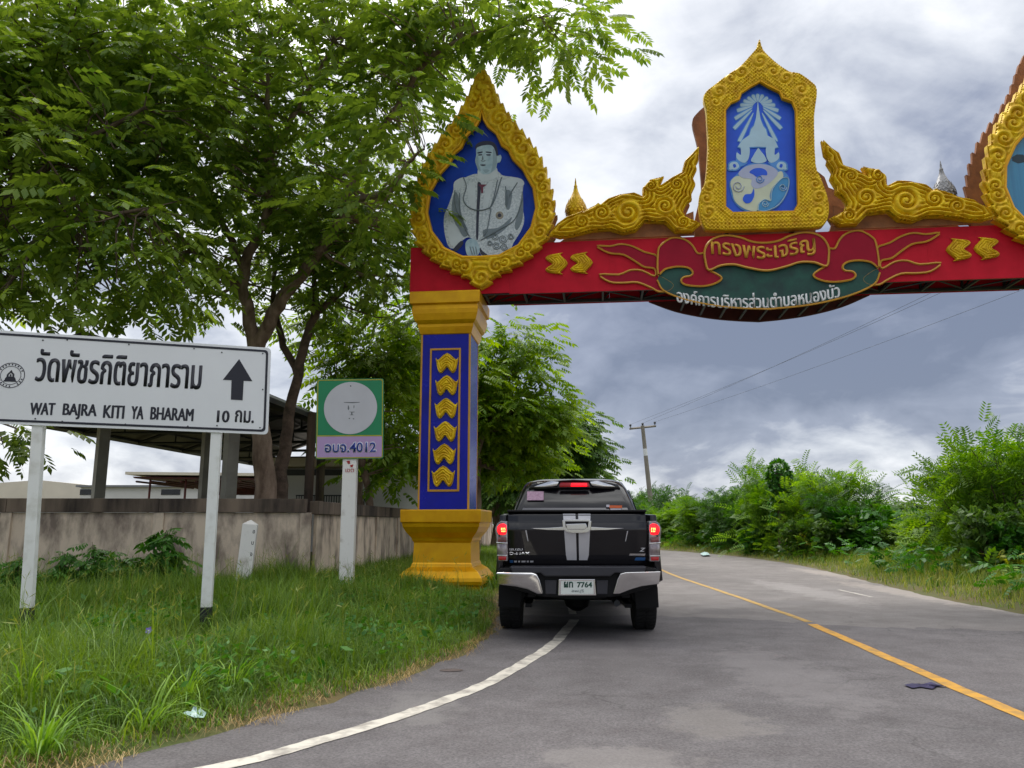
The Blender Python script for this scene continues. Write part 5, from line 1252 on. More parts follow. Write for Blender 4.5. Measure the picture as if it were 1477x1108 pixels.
rag('cloth_scrap', gpx([(1304, 988), (1316, 986), (1327, 988), (1343, 984), (1352, 987.5), (1368, 991), (1352, 990), (1345, 994), (1328, 991), (1316, 993)], .012), M['rag_blue'], 'dark blue cloth scrap flattened beside the yellow line', .012)
rag('plastic_bag', gpx([(262, 1033), (278, 1032), (291, 1028), (298, 1030), (294, 1036), (280, 1038), (270, 1035)], .07), M['bag_pale'], 'pale blue plastic scrap in the grass at the road edge', .06)
rag('plastic_bag', gpx([(1010, 799.5), (1015, 797.5), (1021, 798), (1024, 801), (1014, 801.5)], .05), M['bag_pale'], 'small white plastic bag on the far verge below the shrubs', .10)
M['cover_iron'] = pmat('rusty_patch', (96, 84, 80), .9, 0, .2, 12)
e_ = gnd(651, 968); tag(obj('tar_spot', fastmesh('tar_spot', [(e_.x + .1 * math.cos(k * .5236), e_.y + .07 * math.sin(k * .5236), .0085) for k in range(12)], [tuple(range(12))]), M['cover_iron']), 'small dark round tar spot beside the white line', None, None, 'structure')
# ------------------------------------------------------------------ vegetation
def basis(D, up=(0, 0, 1), roll=None):
    D = D / np.linalg.norm(D, axis=1, keepdims=True); U = np.broadcast_to(np.array(up, float), D.shape)
    Yv = np.cross(U, D); n = np.linalg.norm(Yv, axis=1, keepdims=True); Yv = np.where(n > 1e-4, Yv / np.maximum(n, 1e-4), np.array([[0, 1, 0]])); Zv = np.cross(D, Yv)
    if roll is not None:
        c, s = np.cos(roll)[:, None], np.sin(roll)[:, None]; Yv, Zv = Yv * c + Zv * s, Zv * c - Yv * s
    return np.stack([D, Yv, Zv], 2)                     # columns
def leaflet(b, d, n, L, w, fold=0.0):
    b, d, n = np.array(b), np.array(d), np.array(n); d = d / np.linalg.norm(d); s = np.cross(n, d); s /= np.linalg.norm(s)
    return [b, b + d * L * .45 + s * w / 2, b + d * L, b + d * L * .45 - s * w / 2]
def pinnate(pairs=6, L=1.0, lf=.42, w=.16, droop=.5, spread=.9):
    V = []
    for k in range(pairs):
        t = (k + .8) / pairs; p = np.array([t * L, 0, -droop * .5 * t * t * L])
        for sg in (-1, 1):
            ll = lf * (1 - .25 * abs(t - .6)); V += leaflet(p, (.55, sg * spread, -.35 - .3 * t), (0, .15 * sg, 1), ll, w)
    V += leaflet(np.array([L, 0, -droop * .5 * L]), (1, 0, -.8), (0, 0, 1), lf, w)
    return np.array(V)
def bipinnate(pairs=7, L=1.0, lf=.36, w=.085):
    V = []
    for k in range(pairs):
        t = (k + .7) / pairs; p = np.array([t * L, 0, -.28 * t * t])
        for sg in (-1, 1): V += leaflet(p, (.5, sg, -.12), (0, 0, 1), lf * (1 - .5 * abs(t - .45)), w)
    return np.array(V)
def scatter(tmpl, P, D, S, roll):
    B = basis(D, roll=roll); m = len(P); n = len(tmpl)
    V = np.einsum('mij,nj->mni', B, tmpl) * S[:, None, None] + P[:, None, :]
    return V.reshape(-1, 3)
def leafmesh(name, V): return fastmesh(name, V, np.arange(len(V)).reshape(-1, 4))
def unit(n, r): v = r.normal(size=(n, 3)); return v / np.linalg.norm(v, axis=1, keepdims=True)
def tree(name, label, base, limbs, blobs, nclump, nspray, spray, leaf, bark, seed, group=None, clump_r=.7, flat=.6, tips=True, cat='tree'):
    """limbs: list of (points, radii); blobs: (centre, radius xyz) of the crown"""
    r = np.random.default_rng(seed); t = empty(name, base, 0, label, cat, group); b = np.array(base)
    m = MB(); allp = []; wsum = sum(bl[1][0] * bl[1][1] * bl[1][2] for bl in blobs)
    for pts, rad in limbs:
        P = smooth_open([tuple(Vector(p) - Vector(base)) for p in pts], 5); n = len(P); rr = list(np.interp(np.linspace(0, 1, n), np.linspace(0, 1, len(rad)), rad))
        P = [Vector(p) + Vector((r.normal() * .03, r.normal() * .03, 0)) * (1 if 0 < i < n - 1 else 0) for i, p in enumerate(P)]
        m.tube(P, rr, 8); allp += [(np.array(p), q) for p, q in zip(P[n // 3:], rr[n // 3:])]
    C = []
    for (c, rad) in blobs:
        k = max(6, int(nclump * rad[0] * rad[1] * rad[2] / wsum)); u = unit(k, r) * (r.random((k, 1)) ** (1 / 2.2)); C.append(np.array(c) - b + u * np.array(rad))
    C = np.concatenate(C); A = np.array([p for p, _ in allp]); AR = [q for _, q in allp]
    for c in C:
        d = np.linalg.norm(A - c, axis=1) + .8 * np.maximum(0, A[:, 2] - c[2]); i = int(d.argmin())
        a = A[i]; mid = (a + c) / 2 + np.array([0, 0, -.12 * d[i] * .5]) + r.normal(size=3) * .1 * min(d[i], 2); r0 = min(AR[i] * .6, .012 + .012 * d[i])
        m.tube([Vector(a), Vector(a * .6 + mid * .4), Vector(mid * .5 + c * .5), Vector(c)], [r0, r0 * .8, r0 * .5, .006], 5, cap=False)
    o = m.build('trunk', bark, t); autosmooth(o.data, 1.0)
    k = nspray; ci = r.integers(0, len(C), k); off = r.normal(size=(k, 3)) * clump_r * np.array([1, 1, flat]); P = C[ci] + off
    ctr = C.mean(0); D = off * 1.2 + unit(k, r) * .7 * clump_r; D[:, 2] = D[:, 2] * .35 - .25 * clump_r
    V = scatter(spray[0], P, D, spray[1] * (.7 + .6 * r.random(k)), r.normal(size=k) * .35)
    tag(obj('crown', leafmesh('crown', V), leaf, t), None, None, None, 'stuff')
    return t
PIN = pinnate(5, 1.0, .48, .23); PIN2 = pinnate(4, 1.0, .55, .24); BIP = bipinnate()
def B(px, py, Y, rx, ry=None, rz=None): return (tuple(at(px, py, Y)), (rx, ry or rx, rz or rx * .8))
# the big tree behind the wall: leaning double stem
def pts(l): return [tuple(at(*q)) for q in l]
base = at(384, 757, 17.2); base.z = 0.0
base.x = at(384, 720, 17.2).x + .1
tree('spreading_tree', 'big spreading tree with pale forked trunk rising behind the wall at left', tuple(base),
     [([tuple(base), *pts([(381, 700, 17.2), (374, 600, 17.1), (368, 505, 17.0)])], [.30, .24, .2, .18]),
      (pts([(368, 510, 17.0), (356, 440, 16.8), (352, 380, 16.5), (388, 300, 16.2), (388, 190, 16.0), (386, 80, 15.8)]), [.17, .14, .12, .1, .08, .03]),
      (pts([(370, 505, 17.0), (400, 440, 16.8), (445, 385, 16.5), (488, 320, 16.2), (505, 270, 16.0), (560, 170, 15.4), (640, 70, 14.4), (780, 25, 13.2)]), [.17, .15, .13, .11, .1, .07, .04, .02]),
      (pts([(500, 290, 16.0), (560, 275, 15.2), (585, 240, 14.0), (612, 215, 13.4)]), [.08, .06, .04, .02]),
      (pts([(390, 225, 16.0), (440, 140, 15.6), (480, 60, 15)]), [.08, .05, .02]),
      (pts([(356, 430, 16.8), (280, 360, 16.4), (180, 290, 15.8), (90, 240, 15.2)]), [.11, .09, .06, .03]),
      (pts([(352, 390, 16.5), (300, 280, 16.8), (230, 160, 17), (180, 60, 17)]), [.09, .07, .05, .03])],
     [B(400, 60, 16, 2.6, 2.4, 2.0), B(540, 110, 15.4, 2.0, 2, 1.8), B(300, 180, 16, 2.4, 2.4, 2.2), B(430, 250, 16.2, 1.9, 2, 1.9), B(220, 60, 16.5, 2.4, 2.4, 2), B(180, 280, 16, 2.0, 2, 1.7), B(600, 40, 14.8, 1.7, 1.7, 1.2), B(500, 360, 17, 1.7, 1.7, 1.5), B(300, 380, 17, 1.9, 1.9, 1.4), B(575, 160, 13.4, .4, .4, .4), B(555, 240, 13.6, .5, .5, .5), B(545, 300, 14.2, .6, .6, .6), B(720, 10, 14, 1.3, 1.2, .8), B(790, 30, 13.2, .75, .6, .45), B(830, 55, 13.1, .5, .4, .4), B(760, 20, 13.5, .8, .6, .4), B(570, 330, 17.5, 1.3, 1.2, 1.4), B(560, 20, 15, 2, 2, 1.4)],
     430, 4500, (PIN, .37), M['leaf'], M['bark'], 11, clump_r=.55, flat=.55)
b2_ = at(404, 720, 18.2); b2_.z = 0
tree('spreading_tree', 'slimmer dark-stemmed tree close behind the pale forked trunk', tuple(b2_),
     [([tuple(b2_), *pts([(405, 700, 18.2), (414, 620, 18.1), (430, 540, 18.0), (447, 470, 17.9), (470, 440, 17.9), (520, 400, 18), (590, 400, 18.6)])], [.2, .18, .14, .12, .11, .09, .06, .02]),
      (pts([(430, 545, 18.0), (400, 470, 18.2), (395, 400, 18.4), (420, 300, 18.8)]), [.09, .08, .06, .03]), (pts([(452, 462, 17.9), (455, 400, 18.1), (470, 330, 18.4)]), [.08, .06, .03])],
     [B(470, 400, 18.2, 2.0, 1.8, 1.2), B(560, 420, 18.6, 1.5, 1.4, .9), B(420, 330, 18.6, 1.8), B(540, 300, 18.6, 1.7)], 90, 950, (PIN, .36), M['leaf'], M['bark_dark'], 12, clump_r=.5)
b3_ = Vector((-11.8, 16.6, 0))
tree('spreading_tree', 'leafy tree at the left edge whose low boughs hang over the direction sign', tuple(b3_),
     [([tuple(b3_), (-11.6, 16.4, 2.5), (-11.2, 15.8, 5), (-10.4, 15.2, 8), (-9.6, 14.8, 11)], [.3, .25, .2, .14, .04]), ([(-11.3, 16, 4.6), (-10, 14.8, 6), (-8.6, 13.8, 6.6), (-6.6, 13.2, 6.8)], [.14, .1, .07, .03]), ([(-10.6, 15.3, 7.2), (-9, 14.2, 8.2), (-7, 13.6, 9)], [.1, .07, .03])],
     [B(60, 260, 13.8, 1.9, 1.7, 1.5), B(100, 360, 13.6, 1.8, 1.6, 1.1), B(30, 120, 14.6, 2.2, 2, 1.8), B(180, 400, 13.6, 1.4, 1.4, .8), B(40, 430, 13.8, 1.5, 1.4, .6), B(150, 170, 14.5, 2.0), B(-120, 200, 15, 2.6), B(240, 330, 14, 1.2), B(-60, 380, 14.5, 2.0, 2, 1.2), B(90, 20, 15, 2.4, 2, 1.6), B(8, 640, 15.6, .35, .3, .25)],
     280, 3300, (PIN2, .42), M['leaf'], M['bark_dark'], 13, clump_r=.55, flat=.5)
def simple_tree(label, px, Y, X=None, blobs=(), n=100, sprays=4500, leaf=None, seed=1, stems=2, spray=None, clump=.5, ztop=4):
    x = (px - 738.5) / F_PX * Y * 1.0 if X is None else X; b = Vector((x, Y, 0)); rs = random.Random(seed); L = []
    for k in range(stems):
        a = rs.uniform(-.5, .5); L.append(([tuple(b + Vector((.15 * k, 0, 0))), (x + a * .5 + .15 * k, Y + rs.uniform(-.2, .2), ztop * .35), (x + a * 1.4, Y + rs.uniform(-.5, .5), ztop * .7), (x + a * 2.2, Y + rs.uniform(-.8, .8), ztop)], [.13, .1, .08, .03]))
    return tree('roadside_tree', label, tuple(b), L, list(blobs), n, sprays, spray or (PIN2, .4), leaf, M['bark'], seed, 'trees along the wall', clump_r=clump)
simple_tree('small dark-branched tree between the green sign and the blue pillar', 520, 20.5, None, [B(540, 520, 20.5, 1.3, 1.3, 1.1), B(580, 600, 21, 1.1, 1.2, 1.3), B(500, 480, 20.5, 1.1, 1, .7), B(590, 480, 21, 1.0, 1, 1.0), B(560, 660, 22, .9, 1, .6)], 70, 1300, M['leaf_far'], 21, 3, ztop=5.0)
simple_tree('yellow-green tree standing just right behind the blue pillar', 712, 25, -1.6, [B(740, 500, 25, 1.0, 1.2, .9), B(720, 580, 25, 1.9, 2, 1.6), B(765, 610, 26, 1.1, 1.6, 1.0), B(700, 650, 26, 1.7, 1.7, 1.0), B(650, 560, 25.5, 2, 2, 1.8), B(760, 660, 27, 1.6, 1.6, .8)], 120, 4800, M['leaf_far'], 22, 4, ztop=5.5)
simple_tree('darker bushy tree overhanging the road beyond the pickup', 770, 36, -.9, [B(800, 640, 36, 1.9, 2, 1.3), B(770, 690, 36, 2.4, 2, 1.2), B(835, 660, 36, 1.0, 1, .6), B(815, 605, 36.5, .8, .8, .6), B(720, 640, 38, 2.4, 2, 2.0), B(830, 690, 37, 1.3, 1.2, .7)], 110, 4600, M['leaf_dark'], 23, 3, ztop=4.6, spray=(PIN2, .46))
simple_tree('distant dark tree closing the view behind the pickup roof', 800, 60, 3.6, [B(790, 700, 60, 4.0, 3, 1.7), B(740, 705, 60, 4, 3, 2.2), B(850, 722, 62, 2.6, 2.4, 1.2)], 90, 4200, M['leaf_dark'], 24, 3, ztop=3.6, spray=(PIN2, .7), clump=.8)

# ---- shrubs on the far side of the road: feathery, with arching stems
def shrub_meshes(seed, H, W_, n, spray, size, up=.9):
    r = np.random.default_rng(seed); m = MB(); P = []; D = []
    ns = 14
    for k in range(ns):
        a = 2 * math.pi * k / ns + r.normal() * .4; lean = W_ * (.35 + .65 * r.random()); h = H * (.6 + .45 * r.random())
        p0 = np.array([.15 * math.cos(a), .15 * math.sin(a), -.1]); p3 = np.array([lean * math.cos(a), lean * math.sin(a), h]); p1 = p0 + np.array([.1 * math.cos(a), .1 * math.sin(a), h * .5]); p2 = np.array([lean * .55 * math.cos(a), lean * .55 * math.sin(a), h * .85])
        tt = np.linspace(0, 1, 9); cv = [(1-t)**3 * p0 + 3*t*(1-t)**2 * p1 + 3*t*t*(1-t) * p2 + t**3 * p3 for t in tt]
        m.tube([Vector(c) for c in cv], list(np.linspace(.03, .006, 9)), 5, cap=False)
        q = n // ns; t = r.random(q) ** .7 * .95 + .05; c = np.array([(1-s)**3 * p0 + 3*s*(1-s)**2 * p1 + 3*s*s*(1-s) * p2 + s**3 * p3 for s in t])
        sp = (1.05 - t)[:, None] * .38 * W_ + .10
        off = r.normal(size=(q, 3)) * sp * np.array([1, 1, .8]); pos = c + off; pos[:, 2] = np.maximum(pos[:, 2], .05); P.append(pos)
        d = unit(q, r) + off * .8 + np.array([math.cos(a) * .4, math.sin(a) * .4, .35 * up]); D.append(d)
    P = np.concatenate(P); D = np.concatenate(D); V = scatter(spray, P, D, size * (.7 + .6 * r.random(len(P))), r.normal(size=len(P)) * .6)
    me1 = m.mesh('stems'); autosmooth(me1); me2 = leafmesh('foliage', V); return me1, me2
variants = [shrub_meshes(40 + k, 2.3, 1.25, 1500, BIP, .36) for k in range(4)] + [shrub_meshes(45, 2.7, 1.1, 900, BIP, .42), shrub_meshes(46, 2.6, 1.2, 620, BIP, .46), shrub_meshes(47, 2.6, 1.3, 760, BIP, .44)]
LF2 = np.concatenate([np.array(leaflet((.12 * k, 0, 0), (.5, sg, -.2), (0, 0, 1), .42, .26)) for k in range(6) for sg in (-1, 1)])
variants += [shrub_meshes(48, 1.7, 1.2, 900, LF2, .26), shrub_meshes(49, 2.0, 1.1, 800, LF2, .3)]
VM = [M['leaf_shrub'], M['leaf_shrub2'], M['leaf_shrub3'], M['leaf_shrub3'], M['leaf_shrub'], M['leaf_shrub'], M['leaf_shrub2'], M['leaf_vine'], M['leaf_dark']]  # extra dark-leaved variants put deeper shadow into the thicket's colour
for vm, (a, b) in zip(VM, variants): b.materials.append(vm)
for a, b in variants: a.materials.append(M['bark_dark'])
def place_shrub(i, x, y, s, sz, label, group, rz):
    st, fo = variants[i]; o = empty('feathery_shrub', (x, y, zr(x, y) if x > 6 else 0), rz, label, 'shrub', group)
    o.scale = (s, s, sz)
    a = bpy.data.objects.new('stems', st); link(a, o); b = bpy.data.objects.new('foliage', fo); link(b, o); b['kind'] = 'stuff'
    return o
rs = random.Random(9)
HED = 'feathery shrubs of the roadside thicket'; HL = 'feathery green shrub crowded in the thicket beyond the road'
line = [(960, 42, .95), (985, 41, 1.0), (1010, 38, 1.0), (1035, 37, 1.0), (1060, 34.5, 1.05), (1085, 33, 1.1), (1110, 30.5, 1.12), (1140, 29.5, 1.15), (1168, 28, 1.12), (1195, 27, 1.12), (1222, 25.5, 1.05), (1250, 24.5, .98), (1272, 23.5, .72), (1300, 22.5, .55), (1330, 22, .55),
        (975, 46, 1.2), (1025, 44, 1.2), (1075, 40, 1.25), (1125, 36, 1.2), (1175, 33, 1.2), (1225, 31, 1.1), (1000, 52, 1.2), (930, 50, 1.15), (940, 58, 1.3), (915, 62, 1.3), (1275, 28.5, .7), (1325, 27, .6), (1150, 26.4, .6), (1090, 30.5, .6), (1205, 24.4, .55), (1040, 35, .6)]
ORD = ['first', 'second', 'third', 'fourth', 'fifth', 'sixth', 'seventh', 'eighth', 'ninth', 'tenth', 'eleventh', 'twelfth', 'thirteenth', 'fourteenth', 'fifteenth']
rows = [sorted(range(0, 15), key=lambda i: line[i][0]), sorted(range(15, 27), key=lambda i: line[i][0]), sorted(range(27, 31), key=lambda i: line[i][0])]
def shrub_label(k):
    for row, txt in zip(rows, ('feathery green shrub in the front row of the thicket, %s from the pickup', 'feathery shrub in the rear row of the thicket, %s from the pickup', 'low feathery shrub at the foot of the thicket, %s from the pickup')):
        if k in row: return txt % ORD[row.index(k)]
for k, (px, Y, s) in enumerate(line):
    p = at(px, 757, Y); place_shrub((0, 1, 4, 8, 2, 3, 5, 0, 1, 6, 3, 7, 7, 8, 7)[k] if k < 15 else (k % 4 if k < 27 else 7 + k % 2), p.x, Y, s * rs.uniform(.9, 1.1), s * rs.uniform(.78, 1.12), shrub_label(k), HED, rs.uniform(0, 6.28))

for k, (px, Y, s, sz, lab) in enumerate([(1365, 19.5, .75, .7, 'medium feathery shrub left of the tall right-hand bush'), (1395, 17.5, .95, .98, 'tall feathery bush with arching plumes near the right edge'), (1462, 16.6, .95, 1.13, 'tallest plumed bush at the right edge of the road'), (1440, 19.5, 1.0, 1.0, 'feathery bush behind the two tall right-hand bushes'), (1515, 18, 1.0, 1.05, 'feathery bush cut by the right edge of the picture'), (1425, 15.2, .55, .6, 'low feathery shrub in front of the tall right-hand bushes'), (1480, 14.8, .55, .55, 'low shrub at the lower right edge in the dry grass'), (1330, 19.8, .5, .5, 'low yellow-green shrub in the gap of the thicket')]):
    p = at(px, 757, Y); place_shrub((7, 6, 5, 2, 6, 8, 7, 1)[k], p.x, Y, s, sz, lab, None, k * 1.3)
# vine-covered stump standing out of the thicket
vp = at(1128, 757, 28.2); vt = empty('vine_stump', (vp.x, 28.2, zr(vp.x, 28.2)), 0, 'round-topped stump smothered in vines rising above the thicket', 'shrub')
ztp_ = at(1128, 664, 28.2).z
MB().tube([(0, 0, -.1), (.03, 0, 1.5), (0, .02, ztp_ - .6)], [.2, .16, .12], 8).build('stem', M['bark_dark'], vt)
r = np.random.default_rng(5); n = 1500; u = unit(n, r); P = u * np.array([.42, .42, .62]) * (.8 + .2 * r.random((n, 1))) + np.array([0, 0, ztp_ - .75]); 
P[:, 2] -= (r.random(n) < .45) * r.random(n) * 1.6; P[:, :2] *= .85 + .2 * r.random((n, 1))
LF = np.array(leaflet((0, 0, 0), (1, 0, -.3), (0, 0, 1), 1.0, .85)); V = scatter(LF, P, u + np.array([0, 0, -.5]), .13 * (.7 + .6 * r.random(n)), r.normal(size=n) * .5)
tag(obj('foliage', leafmesh('foliage', V), M['leaf_vine'], vt), None, None, None, 'stuff')
# far treeline beyond the thicket
fp = at(1290, 757, 140)
tree('roadside_tree', 'far dark tree seen through the gap in the right-hand thicket', (fp.x, 140, 0), [([(fp.x, 140, 0), (fp.x, 140, 4)], [.3, .1])], [((fp.x - 2, 140, 3.2), (5, 3, 1.6)), ((fp.x + 6, 141, 2.8), (4, 3, 1.3)), ((fp.x + 2, 140, 4.2), (2, 2, 1))], 40, 1300, (PIN2, 1.2), M['leaf_dark'], M['bark_dark'], 31, clump_r=1.0)

# ---- grass
def blades(P, H, Wd, D, bend, segs=3):
    """tapered arching blades; P base, H length, Wd width, D azimuth, bend 0..1"""
    n = len(P); out = []; dx, dy = np.cos(D), np.sin(D); sx, sy = -dy, dx; rows = []
    for j in range(segs + 1):
        t = j / segs; ang = bend * t * 1.5; hx = H * t * np.sin(ang * .7) ; hz = H * t * np.cos(ang * .7)
        w = Wd * (1 - t) ** .7 * .5 + .0004
        cx, cy, cz = P[:, 0] + dx * hx, P[:, 1] + dy * hx, P[:, 2] + hz
        rows.append((np.stack([cx - sx * w, cy - sy * w, cz], 1), np.stack([cx + sx * w, cy + sy * w, cz], 1)))
    V = np.stack([v for r_ in rows for v in r_], 1)     # n, 2(segs+1), 3
    k = 2 * (segs + 1); base = (np.arange(n) * k)[:, None, None]
    q = np.array([(2*j, 2*j+1, 2*j+3, 2*j+2) for j in range(segs)])[None]
    return V.reshape(-1, 3), (base + q).reshape(-1, 4)
def in_view(X, Y, lo=-90, hi=1560): px = 738.5 + X / np.maximum(Y, .1) / 1.02 * F_PX; return (px > lo) & (px < hi)
def near_poly(X, Y, P, rad):
    d = np.full(X.shape, 1e9)
    for (x, y) in P: d = np.minimum(d, np.hypot(X - x, Y - y))
    return d < rad
r = np.random.default_rng(77)
N_ = 420000; X = r.uniform(-12.5, 1.0, N_); Y = 3.4 + 12.1 * r.random(N_) ** 1.15
d = edge_d(X, Y, L2); patch = .5 + .5 * np.sin(X * 1.7 + 1.3 * np.sin(Y * 1.1)) * np.sin(Y * 1.9 + X)
keep = (d > .03) & in_view(X, Y) & (r.random(N_) < np.clip(.35 + d * .9, 0, 1)) & (r.random(N_) < .55 + .45 * patch)
gx = (X - GO[0]) * G.d[0] + (Y - GO[1]) * G.d[1] - PC; gy = (X - GO[0]) * G.b[0] + (Y - GO[1]) * G.b[1] - QC
keep &= ~((abs(gx) < PH + .27) & (abs(gy) < PH + .27)); keep &= ((Y < 15.2 + .052 * (X + 3.9)) | (X > -3.4))
X, Y, d, patch = X[keep], Y[keep], d[keep], patch[keep]; Z = verge_z(X, Y, L2, VL) - .01
dp = np.full(len(X), 9.0)
for q_ in (S.pl([(294, 905)])[0][0], S.pl([(34, 905)])[0][0]):
    wx, wy = S.x + S.d[0] * q_ + .12, S.y + S.d[1] * q_ - .85; dp = np.minimum(dp, np.hypot((X - wx - (Y - wy) * wx / wy) * 2.0, (Y - wy) * .62))
low = np.clip(dp / .8, .12, 1)
n = len(X); big = np.sin(X * .9 + 2.1) * np.sin(Y * 1.3 + X * .6)
H = (.06 + .24 * np.clip(d / 1.3, 0, 1) * (.15 + 1.25 * patch) * (1 + .45 * big) + .12 * r.random(n) ** 2) * (1 + .9 * (r.random(n) < .05)) * low
V, Q = blades(np.stack([X, Y, Z], 1), H, .005 + .009 * r.random(n) ** 2, r.uniform(0, 6.28, n), .2 + 1.3 * r.random(n))
o = obj('verge_grass', fastmesh('verge_grass', V, Q), M['grass']); tag(o, 'uncut green grass covering the left verge', 'grass', None, 'stuff')
# rank tufts and seed stalks through the verge
nt_ = 520; TX = r.uniform(-10, .2, nt_); TY = 4 + 11 * r.random(nt_); td = edge_d(TX, TY, L2)
k = (td > .35) & in_view(TX, TY) & (TY < 14.9); 
for q_ in (S.pl([(294, 905)])[0][0], S.pl([(34, 905)])[0][0]):
    k &= np.hypot((TX - (S.x + S.d[0] * q_ + .1)) * 1.4, (TY - (S.y + S.d[1] * q_ - .8)) * .6) > .7
TX, TY = TX[k], TY[k]; PX = []; PY = []; PH_ = []; PA = []
for x, y in zip(TX, TY):
    q = r.integers(10, 30); a = r.uniform(0, 6.28, q); rr2 = .05 * np.sqrt(r.random(q)); h = r.uniform(.22, .5) * min(1, .5 + .35 * y / 8)
    PX.append(x + rr2 * np.cos(a)); PY.append(y + rr2 * np.sin(a)); PH_.append(h * (.5 + .6 * r.random(q))); PA.append(a + r.normal(size=q) * .5)
X = np.concatenate(PX); Y = np.concatenate(PY); H = np.concatenate(PH_); A_ = np.concatenate(PA); n = len(X)
V, Q = blades(np.stack([X, Y, verge_z(X, Y, L2, VL) - .01], 1), H, .007 + .009 * r.random(n), A_, .4 + 1.1 * r.random(n), 4)
o = obj('rank_grass', fastmesh('rank_grass', V, Q), M['grass_light']); tag(o, 'taller pale tufts scattered through the verge grass', 'grass', None, 'stuff')
n = 500; X = r.uniform(-10, 0, n); Y = 4.2 + 10.6 * r.random(n); k = (edge_d(X, Y, L2) > .5) & in_view(X, Y); X, Y = X[k], Y[k]; n = len(X); hh = .35 + .3 * r.random(n); zz = verge_z(X, Y, L2, VL)
dx, dy = r.normal(size=n) * .08, r.normal(size=n) * .08; tip = np.stack([X + dx, Y + dy, zz + hh], 1); bs = np.stack([X, Y, zz], 1); sw = np.array([.0016, 0, 0])
V1 = np.stack([bs - sw, bs + sw, tip + sw, tip - sw], 1).reshape(-1, 3); SP = np.array(leaflet((0, 0, 0), (1, 0, .2), (0, 0, 1), 1.0, .09)); Vs = [V1]
for j in range(4): Vs.append(scatter(SP, tip - np.array([0, 0, .012 * j]), np.stack([r.normal(size=n), r.normal(size=n), .5 + .4 * r.random(n)], 1), .07 + .03 * r.random(n), r.normal(size=n)))
tag(obj('seed_stalks', leafmesh('seed_stalks', np.concatenate(Vs)), M['grass_dry']), 'thin seed stalks standing out of the verge grass', 'grass', None, 'stuff')
# straw fringe along the edge of the asphalt
N_ = 70000; X = r.uniform(-4.2, .6, N_); Y = r.uniform(3.0, 15, N_); d = edge_d(X, Y, L2) + .06 * np.sin(X * 5 + Y * 3)
k = (d > -.06) & (d < .05 + .28 * (.5 + .5 * np.sin(X * 2.3 + 1.7 * np.sin(Y * 1.9)))) & in_view(X, Y) & (r.random(N_) < .35 + .65 * (.5 + .5 * np.sin(X * 4.1 + Y * 2.7))); X, Y, d = X[k], Y[k], d[k]; n = len(X)
V, Q = blades(np.stack([X, Y, np.maximum(verge_z(X, Y, L2, VL), .006) + .006], 1), .04 + .10 * r.random(n), .0022 + .0025 * r.random(n), r.uniform(0, 6.28, n), 1.45 + .45 * r.random(n), 2)
o = obj('straw_fringe', fastmesh('straw_fringe', V, Q), M['straw']); tag(o, 'dry straw lying along the edge of the asphalt', 'dry grass', None, 'stuff')
# grass behind the pickup's left and along the far left edge
N_ = 60000; X = r.uniform(-4, 1.5, N_); Y = r.uniform(14.5, 42, N_); d = edge_d(X, Y, L2); k = (d > .02) & (d < 4); X, Y, d = X[k], Y[k], d[k]
gx = (X - GO[0]) * G.d[0] + (Y - GO[1]) * G.d[1] - PC; gy = (X - GO[0]) * G.b[0] + (Y - GO[1]) * G.b[1] - QC; k = ~((abs(gx) < PH + .27) & (abs(gy) < PH + .27)); X, Y, d = X[k], Y[k], d[k]; n = len(X)
V, Q = blades(np.stack([X, Y, verge_z(X, Y, L2, VL) - .01], 1), .15 + .3 * r.random(n), .012 + .01 * r.random(n), r.uniform(0, 6.28, n), .2 + .8 * r.random(n), 2)
o = obj('wall_side_grass', fastmesh('wall_side_grass', V, Q), M['grass']); tag(o, 'grass strip between the wall and the road past the gate', 'grass', None, 'stuff')
# right verge: longer, yellower grass
N_ = 330000; X = r.uniform(6.4, 24, N_); Y = 7 + 45 * r.random(N_) ** 1.35; d = edge_d(X, Y, R2)
patch = .5 + .5 * np.sin(X * .9 + 1.1 * np.sin(Y * .7)) * np.sin(Y * .8 + .5)
k = (d > .02) & (d < 6) & in_view(X, Y, 700, 1600) & (r.random(N_) < np.clip(.25 + d * .6, 0, 1)) & (r.random(N_) < np.clip(2.2 - d * .35, .1, 1)); X, Y, d, patch = X[k], Y[k], d[k], patch[k]; n = len(X)
H = .07 + .36 * np.clip(d / 2.0, 0, 1) * (.3 + .9 * patch) + .16 * r.random(n) ** 2
dry = r.random(n) < np.clip(.55 - .22 * d + .3 * (1 - patch), .08, .8)
for nm, sel, mat, lab in (('dry_verge_grass', dry, M['grass_dry'], 'yellowing grass along the right edge of the road'), ('green_verge_grass', ~dry, M['grass'], 'green grass mixed along the right verge')):
    kk = sel.sum(); V, Q = blades(np.stack([X, Y, verge_z(X, Y, R2, VR) - .01], 1)[sel], H[sel], .009 + .010 * r.random(kk), r.uniform(0, 6.28, kk), .2 + .8 * r.random(kk), 2)
    tag(obj(nm, fastmesh(nm, V, Q), mat), lab, 'grass', None, 'stuff')
n = 9000; X = r.uniform(6.8, 20, n); Y = 8 + 34 * r.random(n) ** 1.3; d = edge_d(X, Y, R2); pw = np.sin(X * .9 + 2 * np.sin(Y * .5)) * np.sin(Y * .9 + X * .5)
k = (d > .5) & (d < 5) & in_view(X, Y, 900, 1560) & (pw > -.1); X, Y = X[k], Y[k]; n = len(X); P = np.stack([X, Y, verge_z(X, Y, R2, VR) + .1 + .5 * r.random(n)], 1)
V = scatter(PIN2, P, np.stack([r.normal(size=n), r.normal(size=n), .2 + .5 * r.normal(size=n)], 1), .16 + .12 * r.random(n), r.normal(size=n) * .6)
tag(obj('verge_weeds', leafmesh('verge_weeds', V), M['leaf_vine']), 'leafy weeds growing through the grass of the right verge', 'weeds', None, 'stuff')
